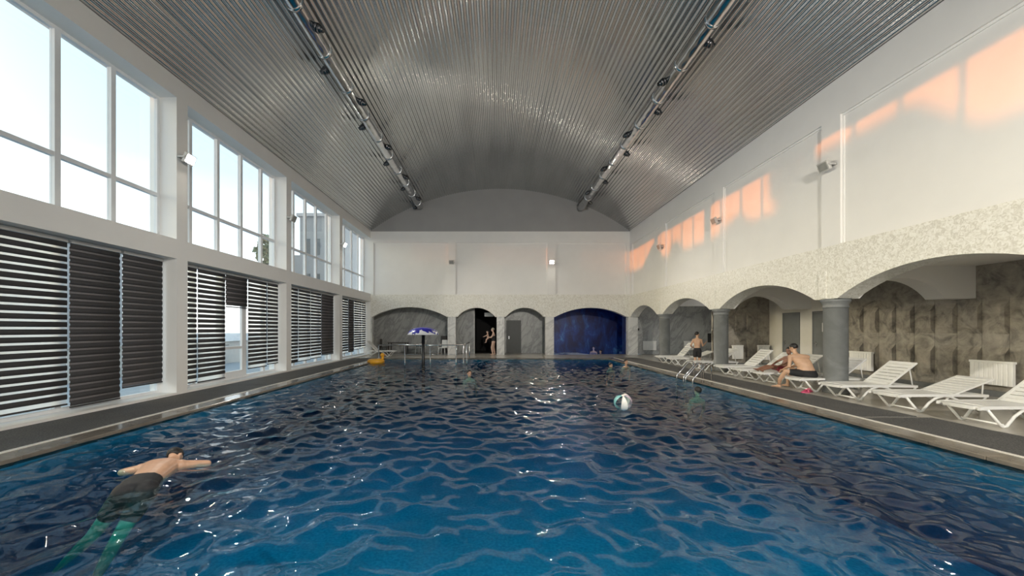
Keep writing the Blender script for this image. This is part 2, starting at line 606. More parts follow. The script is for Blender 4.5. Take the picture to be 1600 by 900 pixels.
# water surface with real waves
def waves(X, Y, amp, seeds=60):
    rng = np.random.RandomState(11)
    Z = np.zeros_like(X)
    for i in range(seeds):
        lam = 0.17 * (0.85 / 0.17) ** rng.rand()
        th = rng.normal(PI / 2 + 0.2, 1.15)
        k = 2 * PI / lam
        a = amp * lam ** 0.95 * rng.uniform(0.4, 1.0)
        ph = rng.rand() * 2 * PI
        wob = 0.35 * np.sin(0.9 * X * math.cos(th + 1.5) + 0.9 * Y * math.sin(th + 1.5) + ph * 3)
        Z += a * np.sin(k * (X * math.cos(th) + Y * math.sin(th)) + ph + 2.0 * wob)
    return Z
def grid_water(name, xs, ys, z0, amp, mat, deep=None):
    X, Y = np.meshgrid(xs, ys)
    Z = z0 + waves(X, Y, amp)
    nx, ny = len(xs), len(ys)
    vs = np.stack([X, Y, Z], -1).reshape(-1, 3).astype(np.float32)
    i = np.arange(nx * ny).reshape(ny, nx)
    q = np.stack([i[:-1, :-1], i[:-1, 1:], i[1:, 1:], i[1:, :-1]], -1).reshape(-1, 4)
    if deep is not None:
        # walls and underside of the water body, sunk into the basin shell
        ring = np.concatenate([i[0, :-1], i[:-1, -1], i[-1, :0:-1], i[:0:-1, 0]])
        low = vs[ring].copy()
        low[:, 2] = deep
        o = len(vs)
        vs = np.concatenate([vs, low])
        m_ = len(ring)
        a = np.arange(m_)
        a2 = (a + 1) % m_
        sides = np.stack([ring[a], o + a, o + a2, ring[a2]], -1)
        c4 = [o, o + nx - 1, o + nx - 1 + ny - 1, o + 2 * (nx - 1) + ny - 1]
        q = np.concatenate([q, sides, np.array([c4[::-1]])])
    me = bpy.data.meshes.new(name)
    me.vertices.add(len(vs))
    me.vertices.foreach_set('co', vs.ravel())
    me.loops.add(q.size)
    me.loops.foreach_set('vertex_index', q.ravel().astype(np.int32))
    me.polygons.add(len(q))
    me.polygons.foreach_set('loop_start', np.arange(0, q.size, 4, dtype=np.int32))
    me.polygons.foreach_set('use_smooth', np.ones(len(q), dtype=bool))
    me.update()
    me.validate()
    me.materials.append(M[mat])
    return link(name, me)
ys = np.concatenate([np.arange(PY0 - 0.02, 8.0, 0.028), np.arange(8.0, 13, 0.05), np.arange(13, PY1, 0.085), [PY1 + 0.02]])
xs = np.linspace(PX0 - 0.02, PX1 + 0.02, 340)
wt = grid_water('pool_water', xs, ys, -0.065, 0.0092, 'water', D - 0.05)
wt['kind'] = 'stuff'
wt['label'] = 'rippling blue pool water filling the long basin'
wt['category'] = 'water'

# ------------------------------------------------------------------ left wall
PIL = [(-5.33, -5.0), (-0.46, -0.13), (4.41, 4.74), (9.28, 9.61), (14.16, 14.49), (19.0, 19.33), (23.7, 24.1)]
q = MB()
for y0, y1 in PIL:
    q.box(-8.35, XL, y0, y1, 0, ZE)
for (a, c) in zip(PIL[:-1], PIL[1:]):
    q.box(-8.35, XL, a[1], c[0], 3.30, 3.77)
    q.box(-8.35, XL, a[1], c[0], 7.20, ZE)
    q.box(-8.35, XL, a[1], c[0], 0.0, 0.06)
wl = struct(q.obj('wall_left', 'paint', fixn=False))

MULL = [[-4.0, -3.0, -2.0, -1.2], [0.8, 1.8, 2.8, 3.6], [5.0, 6.05, 7.1, 8.14], [10.2, 11.22, 12.25, 13.3], [15.42, 16.4, 17.37, 18.45], [20.6, 21.65, 22.7]]
def window(n, y0, y1, z0, z1, mulls, transom, door=None):
    xg = -8.14
    fw = 0.07
    q = MB()
    q.box(xg - 0.05, xg + 0.03, y0, y1, z0, z0 + fw)
    q.box(xg - 0.05, xg + 0.03, y0, y1, z1 - fw, z1)
    q.box(xg - 0.05, xg + 0.03, y0, y0 + fw, z0 + fw, z1 - fw)
    q.box(xg - 0.05, xg + 0.03, y1 - fw, y1, z0 + fw, z1 - fw)
    win = struct(q.obj('window_%d' % n, 'pvc', fixn=False))
    for my in mulls:
        MB().box(xg - 0.05, xg + 0.05, my - 0.05, my + 0.05, z0 + fw, z1 - fw).obj('mullion', 'pvc', win, False)
    ed = [y0 + fw] + [v for my in mulls for v in (my - 0.05, my + 0.05)] + [y1 - fw]
    for i in range(0, len(ed), 2):
        if ed[i + 1] - ed[i] < 0.03 or (door and abs((ed[i] + ed[i + 1]) / 2 - door) < 0.3):
            continue
        zs = [z0 + fw, z1 - fw] if transom is None else [z0 + fw, transom - 0.04, transom + 0.04, z1 - fw]
        if transom is not None:
            MB().box(xg - 0.05, xg + 0.045, ed[i], ed[i + 1], transom - 0.04, transom + 0.04).obj('transom', 'pvc', win, False)
        for k in range(0, len(zs), 2):
            MB().box(xg - 0.012, xg - 0.006, ed[i], ed[i + 1], zs[k], zs[k + 1]).obj('pane', 'glass', win, False)
    return win
for i, ((a, c), ml) in enumerate(zip(zip(PIL[:-1], PIL[1:]), MULL)):
    window(2 * i + 1, a[1], c[0], 3.77, 7.20, ml, 4.82)
    ml2 = [10.3, 11.30, 12.42, 13.43] if i == 3 else ml
    window(2 * i + 2, a[1], c[0], 0.06, 3.30, ml2, None, 11.86 if i == 3 else None)

# glazed balcony door in the second visible bay
q = MB()
for y0, y1, z0, z1 in ((11.36, 11.47, 0.13, 3.2), (12.25, 12.36, 0.13, 3.2), (11.47, 12.25, 0.13, 0.3), (11.47, 12.25, 3.05, 3.2)):
    q.box(-8.15, -8.08, y0, y1, z0, z1)
dr = struct(q.obj('door_1', 'pvc', fixn=False))
MB().box(-8.15, -8.09, 11.47, 12.25, 0.98, 1.06).obj('glazing_bar', 'pvc', dr, False)
MB().box(-8.12, -8.115, 11.47, 12.25, 0.3, 0.98).obj('pane', 'glass', dr, False)
MB().box(-8.12, -8.115, 11.47, 12.25, 1.06, 3.05).obj('pane', 'glass', dr, False)
MB().box(-8.08, -8.05, 11.40, 11.44, 1.0, 1.2).tube([(-8.05, 11.42, 1.12), (-8.02, 11.42, 1.12), (-8.02, 11.55, 1.12)], 0.01).obj('door_handle', 'steel', dr)

# roller blinds
def blind(y0, y1, zb, closed, label):
    th = thing('roller_blind', label, 'blind', (-8.0, (y0 + y1) / 2, 0), 0, 'striped roller blinds of the left windows')
    wd = y1 - y0
    zt = 3.29
    MB().box(-0.05, 0.03, -wd / 2, wd / 2, zt - 0.07, zt).obj('head_rail', 'lampgrey', th, False)
    MB().box(-0.012, 0.012, -wd / 2, wd / 2, zb, zb + 0.03).obj('bottom_rail', 'band', th, False)
    me1 = MB().add([(0.004, -wd / 2, 0), (0.004, wd / 2, 0), (0.010, wd / 2, 0.047), (0.010, -wd / 2, 0.047), (0.004, wd / 2, 0.094), (0.004, -wd / 2, 0.094),
                    (0.0, -wd / 2, 0), (0.0, wd / 2, 0), (0.006, wd / 2, 0.047), (0.006, -wd / 2, 0.047), (0.0, wd / 2, 0.094), (0.0, -wd / 2, 0.094)],
                   [(0, 1, 2, 3), (3, 2, 4, 5), (7, 6, 9, 8), (8, 9, 11, 10), (6, 7, 1, 0), (11, 5, 4, 10), (0, 3, 9, 6), (3, 5, 11, 9), (1, 7, 8, 2), (2, 8, 10, 4)], True).mesh('fabric_band')
    me1.materials.append(M['band'])
    P = 0.135
    z = zt - 0.07 - 0.10
    while z > zb + 0.02:
        link('fabric_band', me1, th, (0, 0, z))
        z -= P
    if closed:
        me2 = me1.copy()
        me2.materials.clear()
        me2.materials.append(M['bandlit'])
        z = zt - 0.07 - 0.10 - P / 2
        while z > zb + 0.02:
            link('fabric_band', me2, th, (-0.016, 0, z))
            z -= P
    else:
        MB().box(-0.008, -0.006, -wd / 2 + 0.005, wd / 2 - 0.005, zb + 0.03, zt - 0.07).obj('sheer_panel', 'sheer', th, False)
    return th
BL = [
 (5.0, 6.05, .20, 0, 'striped blind with open bands, left of the widest one at the picture edge'),
 (6.1, 7.17, .18, 0, 'leftmost large striped blind with white gaps in the nearest bay'),
 (7.22, 8.18, .11, 1, 'closed charcoal blind in the middle of the nearest bay, hanging lowest'),
 (8.24, 9.22, .32, 1, 'closed charcoal blind beside the nearest white pillar'),
 (9.66, 10.28, .18, 0, 'narrow open striped blind just behind the nearest white pillar'),
 (10.32, 11.36, .15, 0, 'long open striped blind left of the glazed white door'),
 (11.40, 12.38, 2.25, 1, 'short raised dark blind above the glazed white door'),
 (12.42, 13.43, .30, 0, 'long open striped blind right of the glazed white door'),
 (13.47, 14.12, .35, 0, 'narrow open striped blind at the far end of the door bay'),
 (14.55, 15.55, .26, 0, 'open striped blind, first in the third bay of the left wall'),
 (15.60, 16.60, .27, 0, 'dark banded blind, second in the third bay of the left wall'),
 (16.63, 17.63, .30, 0, 'open striped blind, third in the third bay of the left wall'),
 (17.67, 18.95, .38, 1, 'closed charcoal blind, last in the third bay of the left wall'),
 (19.40, 20.85, .30, 0, 'open striped blind, first in the farthest bay of the left wall'),
 (20.90, 21.70, .33, 1, 'closed dark blind in the farthest bay of the left wall'),
 (21.75, 22.95, .42, 0, 'open striped blind right of the closed one in the farthest bay'),
 (23.00, 23.65, .45, 0, 'narrow open striped blind in the far left corner'),
]
for bl in BL:
    blind(*bl)

# ------------------------------------------------------------------ arcades
def arc_pts(u0, u1, zs, rise, n=22):
    h = (u1 - u0) / 2
    R = (h * h + rise * rise) / (2 * rise)
    a = math.asin(min(1, h / R))
    c = (u0 + u1) / 2
    if rise > h:
        a = PI - a
    return [(c + R * math.sin(-a + 2 * a * i / n), zs - (R - rise) + R * math.cos(-a + 2 * a * i / n)) for i in range(n + 1)]
def arcade(mb, low, ztop, mapf, w0, w1):
    n = len(low)
    vs = []
    for (u, z) in low:
        vs += [mapf(u, w0, z), mapf(u, w0, ztop), mapf(u, w1, z), mapf(u, w1, ztop)]
    fs = []
    for i in range(n - 1):
        a, c = 4 * i, 4 * (i + 1)
        fs += [(a, c, c + 1, a + 1), (a + 2, a + 3, c + 3, c + 2), (a, a + 2, c + 2, c), (a + 1, c + 1, c + 3, a + 3)]
    fs += [(0, 1, 3, 2), (4 * n - 4, 4 * n - 2, 4 * n - 1, 4 * n - 3)]
    mb.add(vs, fs)
mapR = lambda u, w_, z: (w_, u, z)
mapB = lambda u, w_, z: (u, w_, z)
ZS, ZB = 2.35, 3.66
low = [(YF, ZS), (-4.75, ZS)]
COLS = [-4.95, -0.1, 4.80, 9.65, 14.55, 19.4]
prev = None
low = [(YF, ZS)]
for c0, c1 in zip(COLS[:-1], COLS[1:]):
    low += arc_pts(c0 + 0.33, c1 - 0.33, ZS, 0.60)
low += arc_pts(19.75, 23.55, ZS, 0.58)
low += [(YB, ZS)]
q = MB()
arcade(q, low, ZB, mapR, XR, XR + 0.5)
wr = struct(q.obj('wall_right', 'flake'))
# upper wall with recessed panels and pilasters
q = MB()
q.box(XR + 0.07, XR + 0.5, YF, YB, ZB, ZE)
q.box(XR, XR + 0.07, YF, YB, 6.77, ZE)
for y0, y1 in ((-5.3, -4.9), (-.5, .05), (4.35, 4.9), (9.24, 9.78), (14.0, 14.55), (18.75, 19.4), (23.3, 23.7)):
    q.box(XR, XR + 0.07, y0, y1, ZB, 6.77)
q.obj('upper_wall', 'paint', wr, False)
for i, y in enumerate((9.75, 14.6, 19.45)):
    MB().box(XR - 0.025, XR, y - 0.13, y + 0.09, ZS + 0.02, 3.05).obj('keystone_strip', 'flake', wr, False)
# mouldings round the panels
for y0, y1 in ((4.9, 9.24), (9.78, 14.0), (14.55, 18.75), (19.4, 23.3)):
    q = MB()
    q.box(XR + 0.045, XR + 0.07, y0, y1, 6.72, 6.77)
    q.box(XR + 0.045, XR + 0.07, y0, y0 + 0.045, ZB, 6.72)
    q.box(XR + 0.045, XR + 0.07, y1 - 0.045, y1, ZB, 6.72)
    q.obj('panel_moulding', 'paint', wr, False)

# alcove behind the right arcade
q = MB()
q.box(8.2, 14.4, 24.4, 24.6, 0, 3.2)
q.box(14.2, 14.4, 16.8, 24.4, 0, 3.2)
wms = struct(q.obj('wall_marble', 'marble', fixn=False))
q = MB()
q.box(9.5, XA + 0.3, 16.55, 16.8, 0, 3.2)
wst = struct(q.obj('wall_alcove_end', 'tile3d', fixn=False))
q = MB()
q.box(XA + 0.0, XA + 0.3, 13.3, 16.55, 0, 3.2)
wcr = struct(q.obj('wall_cream', 'cream', fixn=False))
q = MB()
q.box(XA + 0.0, XA + 0.3, YF, 13.3, 0, 3.2)
wal = struct(q.obj('wall_alcove', 'tile3d', fixn=False))
q = MB()
q.box(XR + 0.5, XA + 0.3, YF, 16.8, 3.15, 3.3)
q.box(XR + 0.5, 14.4, 16.8, 24.6, 3.15, 3.3)
struct(q.obj('ceiling_alcove', 'paint', fixn=False))
# cross arches between columns and alcove wall
for k, (yc, rs) in enumerate(((9.65, 0.5), (14.57, 0.5), (4.8, .5))):
    q = MB()
    lw = [(8.8, ZS)] + arc_pts(8.95, 11.05, ZS, rs, 16) + [(XA, ZS)]
    arcade(q, lw, 3.15, mapB, yc - 0.22, yc + 0.22)
    q.obj('cross_arch', 'paint', wr)
MB().box(8.8, 14.2, 19.2, 19.62, 2.75, 3.15).obj('cross_beam', 'paint', wr, False)

# wave tiles of the alcove wall
TW, TH, TD = 0.5, 1.1, 0.115
def wave_tile():
    nu, nv = 5, 14
    vs, fs = [], []
    for j in range(nv + 1):
        v = j / nv
        for i in range(nu + 1):
            u = i / nu
            sc = 0.06 * math.cos((u - 0.5) * PI)
            vv = v - sc * 0.5
            f = max(0.0, min(1.0, (vv - 0.22) / 0.10)) * max(0.0, min(1.0, (0.93 - vv) / 0.16))
            f = f * f * (3 - 2 * f)
            d = TD * (u ** 1.3) * f + 0.012
            vs.append((u * (TW - 0.006), -d, v * (TH - 0.006)))
    W = nu + 1
    for j in range(nv):
        for i in range(nu):
            fs.append((j * W + i, j * W + i + 1, (j + 1) * W + i + 1, (j + 1) * W + i))
    o = len(vs)
    for j in range(nv + 1):
        vs.append((TW - 0.006, 0.0, j / nv * (TH - 0.006)))
    for j in range(nv):
        fs.append((j * W + nu, o + j, o + j + 1, (j + 1) * W + nu))
    o2 = len(vs)
    for j in range(nv + 1):
        vs.append((0, 0.0, j / nv * (TH - 0.006)))
    for j in range(nv):
        fs.append((o2 + j, j * W, (j + 1) * W, o2 + j + 1))
    me = MB().add(vs, fs).mesh('wave_tile')
    me.materials.append(M['tile3d'])
    return me
tile_me = wave_tile()
for r in range(2):
    y = 13.3
    while y > 5.0:
        # local +x runs towards the camera (world -y), local -y towards the room (world -x)
        o = link('wave_tile', tile_me, wal, (XA, y, 0.15 + r * TH))
        o.rotation_euler = (0, 0, -PI / 2)
        y -= TW
    for i in range(5):
        o = link('wave_tile', tile_me, wst, (9.5 + (i + 1) * TW - 0.2, 16.55, 0.15 + r * TH))
        o.scale = (-1, 1, 1)
MB().box(XA - 0.02, XA, YF, 13.3, 0, 0.14).obj('skirting', 'column', wal, False)
MB().box(9.5, XA, 16.53, 16.55, 0, 0.14).obj('skirting', 'column', wst, False)
MB().box(8.2, 14.2, 24.38, 24.4, 0, 0.20).obj('skirting', 'marble', wms, False)

# alcove doors
def flat_door(n, axis, p, a0, a1, h, mat, handle_at):
    q = MB()
    if axis == 'x':        # door lies in a plane x = p, seen from -x
        for c0, c1, z0, z1 in ((a0 - .05, a0, 0, h + .05), (a1, a1 + .05, 0, h + .05), (a0, a1, h, h + .05)):
            q.box(p - 0.03, p, c0, c1, z0, z1)
        d = struct(q.obj('door_%d' % n, mat, fixn=False))
        MB().bevbox(p - 0.02, p - 0.002, a0 + .004, a1 - .004, 0.006, h - .004, .004).obj('door_leaf', mat, d)
        hb = MB().box(p - 0.028, p - 0.02, handle_at - .022, handle_at + .022, .93, 1.13)
        hb.tube([(p - .028, handle_at, 1.07), (p - .07, handle_at, 1.07), (p - .07, handle_at - .12, 1.07)], .011)
        hb.obj('door_handle', 'steel', d)
    else:
        for c0, c1, z0, z1 in ((a0 - .05, a0, 0, h + .05), (a1, a1 + .05, 0, h + .05), (a0, a1, h, h + .05)):
            q.box(c0, c1, p - 0.03, p, z0, z1)
        d = struct(q.obj('door_%d' % n, mat, fixn=False))
        MB().bevbox(a0 + .004, a1 - .004, p - 0.02, p - 0.002, 0.006, h - .004, .004).obj('door_leaf', mat, d)
        hb = MB().box(handle_at - .022, handle_at + .022, p - 0.028, p - 0.02, .93, 1.13)
        hb.tube([(handle_at, p - .028, 1.07), (handle_at, p - .07, 1.07), (handle_at + .12, p - .07, 1.07)], .011)
        hb.obj('door_handle', 'steel', d)
    return d
flat_door(2, 'x', XA, 14.92, 15.70, 2.2, 'door', 15.6)
flat_door(3, 'x', XA, 13.42, 14.22, 2.2, 'door', 14.12)
tag(MB().box(XA - .024, XA - .021, 13.62, 13.84, 1.5, 1.82).obj('notice', 'paper', None, False), 'white paper notice on the grey door behind the thick column', 'notice')

# round columns
def column(x, y, label):
    th = thing('round_column', label, 'column', (x, y, 0), 0, 'round grey columns of the arcade')
    MB().lathe([(0.27, 0), (0.27, 0.06), (0.245, 0.075), (0.245, 2.12)], 32).obj('shaft', 'column', th)
    MB().lathe([(0.25, 2.12), (0.262, 2.14), (0.262, 2.16), (0.25, 2.18), (0.255, 2.22), (0.285, 2.27), (0.30, 2.285), (0.30, 2.35)], 32).obj('capital', 'column', th)
    return th
column(8.55, 9.65, 'thickest round grey column, between seated man and near loungers')
column(8.55, 14.55, 'round grey column right of the standing boy')
column(8.55, 19.4, 'farthest round grey column, left of the standing boy')
column(8.55, 4.80, 'round grey column outside the right picture edge, beside nearest lounger')

# ------------------------------------------------------------------ back wall
q = MB()
low = [(XL, ZS), (-7.66, ZS)] + arc_pts(-7.6, -3.0, ZS, 0.60) + arc_pts(-2.33, -0.02, ZS, 0.56) + arc_pts(0.65, 2.98, ZS, 0.56) + arc_pts(3.7, 8.1, ZS, 0.56) + [(XR + 0.5, ZS)]
arcade(q, low, 3.72, mapB, YB, YB + 0.42)
wb = struct(q.obj('wall_back', 'flake'))
q = MB()
q.box(XL, XR + .5, YB + 0.08, YB + 0.42, 3.72, 7.62)
q.box(XL, XR, YB, YB + 0.08, 6.92, 7.62)
q.box(XL, -7.52, YB, YB + 0.08, 3.72, 6.92)
for x0, x1 in ((-2.93, -2.45), (3.20, 3.70), (8.08, 8.3)):
    q.box(x0, x1, YB, YB + 0.08, 3.72, 6.92)
q.obj('upper_wall', 'paint', wb, False)
for x0, x1 in ((-7.52, -2.93), (-2.45, 3.20), (3.70, 8.08)):
    q = MB()
    q.box(x0, x1, YB + .05, YB + .08, 6.87, 6.92)
    q.box(x0, x0 + .045, YB + .05, YB + .08, 3.72, 6.87)
    q.box(x1 - .045, x1, YB + .05, YB + .08, 3.72, 6.87)
    q.obj('panel_moulding', 'paint', wb, False)
for x0, x1 in ((-2.95, -2.45), (0.08, 0.56), (3.10, 3.62), (-7.70, -7.62), (8.20, 8.8)):
    MB().box(x0, x1, YB + 0.02, YB + 0.40, 0, ZS).obj('pier', 'marblelight', wb, False)
# gable
q = MB()
hh = math.sqrt(RC * RC - (ZA - 7.62) * 0 - 8.0 ** 2)
ga = [(XL, 7.62)] + [(XC + x, ZA - RC + math.sqrt((RC + .09) ** 2 - x * x)) for x in np.linspace(-8, 8, 41)] + [(XR, 7.62)]
q.prism(ga, mapB, YB + 0.05, YB + 0.35)
q.obj('gable', 'tymp', wb)
# alcoves behind the back wall
q = MB()
q.box(-8.4, -2.6, 25.9, 26.1, 0, 3.2)
q.box(0.3, 3.35, 25.5, 25.7, 0, 3.2)
q.box(-2.6, -1.38, 25.0, 25.2, 0, 3.2)
q.box(-2.8, -2.6, 24.1, 26.1, 0, 3.2)
q.box(0.2, 0.4, 24.1, 25.7, 0, 3.2)
q.box(3.25, 3.45, 24.1, 27.2, 0, 3.2)
q.box(-8.4, -8.2, 24.1, 25.9, 0, 3.2)
struct(q.obj('wall_back_alcove', 'marble', fixn=False))
q = MB()
q.box(-8.4, 9.5, 24.12, 28, 3.15, 3.3)
struct(q.obj('ceiling_back_alcove', 'paint', fixn=False))
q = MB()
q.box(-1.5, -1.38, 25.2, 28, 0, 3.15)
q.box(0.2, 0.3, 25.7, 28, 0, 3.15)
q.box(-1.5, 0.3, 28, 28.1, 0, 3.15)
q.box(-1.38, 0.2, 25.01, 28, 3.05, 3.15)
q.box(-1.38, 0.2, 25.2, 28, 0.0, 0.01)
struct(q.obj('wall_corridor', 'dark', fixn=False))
MB().box(-1.40, -1.34, 24.96, 25.22, 0, 3.05).obj('corridor_trim', 'marblelight', bpy.data.objects['wall_back_alcove'], False)
flat_door(4, 'y', 25.5, 0.78, 1.66, 2.12, 'doordark', 0.9)
tag(MB().bevbox(-0.72, -0.12, 25.3, 25.6, 2.42, 2.68, 0.02).obj('wall_box', 'lounge'), 'white box hung high in the dark corridor arch', 'wall box')

# blue grotto
q = MB()
q.box(3.45, 9.3, 27.0, 27.2, -0.5, 3.2)
q.box(9.18, 9.3, 24.6, 27.0, -0.5, 3.2)
q.box(8.15, 8.2, 24.1, 24.7, 0, 3.2)
q.box(8.2, 9.3, 24.6, 24.66, 0, 3.2)
q.box(3.45, 3.52, 24.13, 27.0, -0.5, 3.2)
q.box(3.52, 9.18, 24.13, 27.0, 3.08, 3.15)
struct(q.obj('wall_grotto', 'grotto', fixn=False))
q = MB()
q.box(3.52, 9.18, 23.95, 27.0, -0.6, -0.5)
q.box(3.6, 9.18, 23.95, 24.02, -0.5, 0.0)
q.box(3.52, 4.0, 24.02, 27.0, -0.5, 0.01)
q.box(8.7, 9.18, 24.02, 27.0, -0.5, 0.01)
struct(q.obj('grotto_basin', 'grottofloor', fixn=False))
gw = grid_water('grotto_water', np.linspace(4.0, 8.7, 90), np.linspace(24.02, 27.0, 60), -0.05, 0.003, 'water2')
gw['kind'] = 'stuff'
gw['label'] = 'lit blue water of the small pool under the far right arch'
gw['category'] = 'water'
for x, lb in ((4.6, 'leftmost blue underwater lamp in the near wall of the grotto pool'), (5.8, 'second blue underwater lamp from the left in the grotto pool'), (7.0, 'third blue underwater lamp from the left in the grotto pool'), (8.2, 'rightmost blue underwater lamp in the near wall of the grotto pool')):
    th = thing('pool_lamp', lb, 'lamp', (x, 24.02, -0.26), 0, 'blue lamps of the grotto pool')
    rx = Matrix.Rotation(-PI / 2, 4, 'X')
    MB().lathe([(0.14, 0.0), (0.14, 0.02), (0.11, 0.035)], 20, rx).obj('rim', 'steel', th)
    MB().lathe([(0.10, 0.030), (0.10, 0.040), (0.07, 0.046)], 20, rx).obj('lamp_lens', 'blueled', th)
    L = bpy.data.lights.new('pool_lamp_light', 'SPOT')
    L.energy = 14
    L.color = (0.08, 0.26, 1.0)
    L.spot_size = math.radians(150)
    L.spot_blend = 0.5
    L.shadow_soft_size = 0.08
    lo = bpy.data.objects.new('pool_lamp_light', L)
    lo.location = (0, 0.10, 0)
    lo.rotation_euler = Vector((0, 1, 0.15)).to_track_quat('-Z', 'Y').to_euler()
    lo.parent = th
    C.objects.link(lo)

M['glint'] = plain('water_glint_white', (0.75, 0.82, 0.88), 0.6, var=0.1, scale=30)  # pale patches imitate bright streaks on the lit grotto water
for (x, y, rx_, ry_, lb) in ((5.0, 26.0, .95, .35, 'pale streak standing for bright water at the left of the grotto pool'), (5.4, 24.9, .8, .22, 'nearer pale streak standing for bright grotto pool water')):
    vs, fs = [], []
    rg = random.Random(int(x * 10))
    nn = 40
    vs.append((0, 0, .03))
    for i in range(nn):
        a = 2 * PI * i / nn
        k = 1 + rg.uniform(-.18, .18)
        vs.append((rx_ * k * .6 * math.cos(a), ry_ * k * .6 * math.sin(a), .03 + rg.uniform(-.012, .012)))
    for i in range(nn):
        a = 2 * PI * i / nn
        k = 1 + rg.uniform(-.25, .25)
        vs.append((rx_ * k * math.cos(a), ry_ * k * math.sin(a), -.02))
    for i in range(nn):
        i2 = (i + 1) % nn
        fs += [(0, 1 + i, 1 + i2), (1 + i, 1 + nn + i, 1 + nn + i2, 1 + i2)]
    o = MB().add(vs, fs, True).obj('glint', 'glint')
    o.location = (x, y, -.045)
    o['kind'] = 'stuff'
    o['label'] = lb
    o['category'] = 'glint'

# unseen front wall behind the camera; its windows are added for more daylight
q = MB()
q.box(XL - .65, XR + .5, YF - 0.3, YF, 7.0, 10.3)
q.box(XL - .65, XR + .5, YF - 0.3, YF, 0, 0.9)
for x in (-8.35, -4.3, -0.5, 3.4, 7.6):
    q.box(x, x + 0.7, YF - 0.3, YF, 0.9, 7.0)
q.box(XR + .5, XA + .3, YF - 0.3, YF, 0, 3.3)
struct(q.obj('wall_front', 'paint', fixn=False))
for i, x in enumerate((-7.65, -3.6, 0.2, 4.1)):
    q = MB()
    x1 = (-4.3, -0.5, 3.4, 7.6)[i]
    for a, c, z0, z1 in ((x, x + .07, .9, 7), (x1 - .07, x1, .9, 7), (x, x1, .9, .97), (x, x1, 6.93, 7), ((x + x1) / 2 - .04, (x + x1) / 2 + .04, .97, 6.93), (x, x1, 3.4, 3.5)):
        q.box(a, c, YF - .2, YF - .12, z0, z1)
    ww = struct(q.obj('window_%d' % (20 + i), 'pvc', fixn=False))
    MB().box(x, x1, YF - .165, YF - .16, .9, 7).obj('pane', 'glass', ww, False)

# ------------------------------------------------------------------ vaulted ceiling of corrugated sheets
amax = math.asin(8.05 / RC)
q = MB()
pts = [(XC + (RC + 0.12) * math.sin(a), ZA - RC + (RC + 0.12) * math.cos(a)) for a in np.linspace(-amax, amax, 41)]
pts2 = [(XC + (RC + 0.2) * math.sin(a), ZA - RC + (RC + 0.2) * math.cos(a)) for a in np.linspace(amax, -amax, 41)]
vs, fs = [], []
for (x, z) in pts + pts2:
    vs += [(x, YF - .3, z), (x, YB + .35, z)]
n = len(pts + pts2)
for i in range(n):
    j = (i + 1) % n
    fs.append((2 * i, 2 * j, 2 * j + 1, 2 * i + 1))
q.add(vs, fs)
ceil = struct(q.obj('ceiling', 'tymp'))
pitch = 0.145
arc = 2 * amax * RC
nrib = int(arc / pitch)
pscale = arc / (nrib * pitch)
per = 7
prof = [(pitch * i / 10, 0.019 - 0.019 * math.cos(2 * PI * i / 10)) for i in range(11)]
rib = 0
sheet = 0
while rib < nrib:
    vs, fs = [], []
    n2 = min(per, nrib - rib)
    lift = 0.002 if sheet % 2 else 0.0
    pp = []
    for k in range(n2):
        for (s_, d) in prof[:-1]:
            pp.append(((rib + k) * pitch + s_, d))
    pp.append(((rib + n2) * pitch + 0.012, 0.0))
    for (s_, d) in pp:
        a = -amax + s_ * pscale / RC
        R = RC + d + lift
        x, z = XC + R * math.sin(a), ZA - RC + R * math.cos(a)
        vs += [(x, YF, z), (x, YB + 0.33, z)]
    for i in range(len(pp) - 1):
        fs.append((2 * i, 2 * i + 1, 2 * i + 3, 2 * i + 2))
    MB().add(vs, fs, True).obj('roof_sheet', 'sheet', ceil, False)
    rib += n2
    sheet += 1

# ------------------------------------------------------------------ ducts with jet nozzles
def ducts(x0, zc, label, ph):
    th = thing('air_duct', label, 'duct', (x0, 0, zc), 0, 'round ceiling air ducts')
    r = 0.20
    q = MB()
    ysd = np.arange(YF + 0.1, YB - 0.15, 0.12)
    rs = [r + (0.006 if i % 4 == 0 else 0) for i in range(len(ysd))]
    q.tube([(0, y, 0) for y in ysd], rs, 20)
    q.obj('duct_pipe', 'duct', th)
    y = 1.0 + ph
    k = 0
    q = MB()
    q.tube([(0, 0, 0), (0, 0.09, 0)], r + 0.02, 20)
    band = q.mesh('joint_collar')
    band.materials.append(M['duct'])
    nz = MB()
    nz.tube([(0, 0, 0), (0, 0, 0.10)], [0.10, 0.115], 14)
    nz.sphere((0, 0, 0.12), 0.10, 12, 8)
    nz.tube([(0, 0, 0.14), (0, 0, 0.24)], [0.07, 0.055], 12)
    nozzle = nz.mesh('jet_nozzle')
    nozzle.materials.append(M['jet'])
    while y < YB - 0.6:
        link('joint_collar', band, th, (0, y, 0))
        s_ = 1 if k % 2 else -1
        o = link('jet_nozzle', nozzle, th, (s_ * 0.17, y + 0.7, -0.06))
        o.rotation_euler = (0, s_ * math.radians(115), 0)
        MB().tube([(0, y + 0.04, r), (0, y + 0.04, (ZA - RC + math.sqrt(RC ** 2 - (x0 - XC) ** 2)) - zc)], 0.008, 6).obj('hanger_rod', 'steel', th)
        y += 1.55
        k += 1
ducts(-4.62, 9.10, 'shiny round air duct on the left half of the vault', 0.0)
ducts(5.22, 9.02, 'shiny round air duct on the right half of the vault', 0.4)

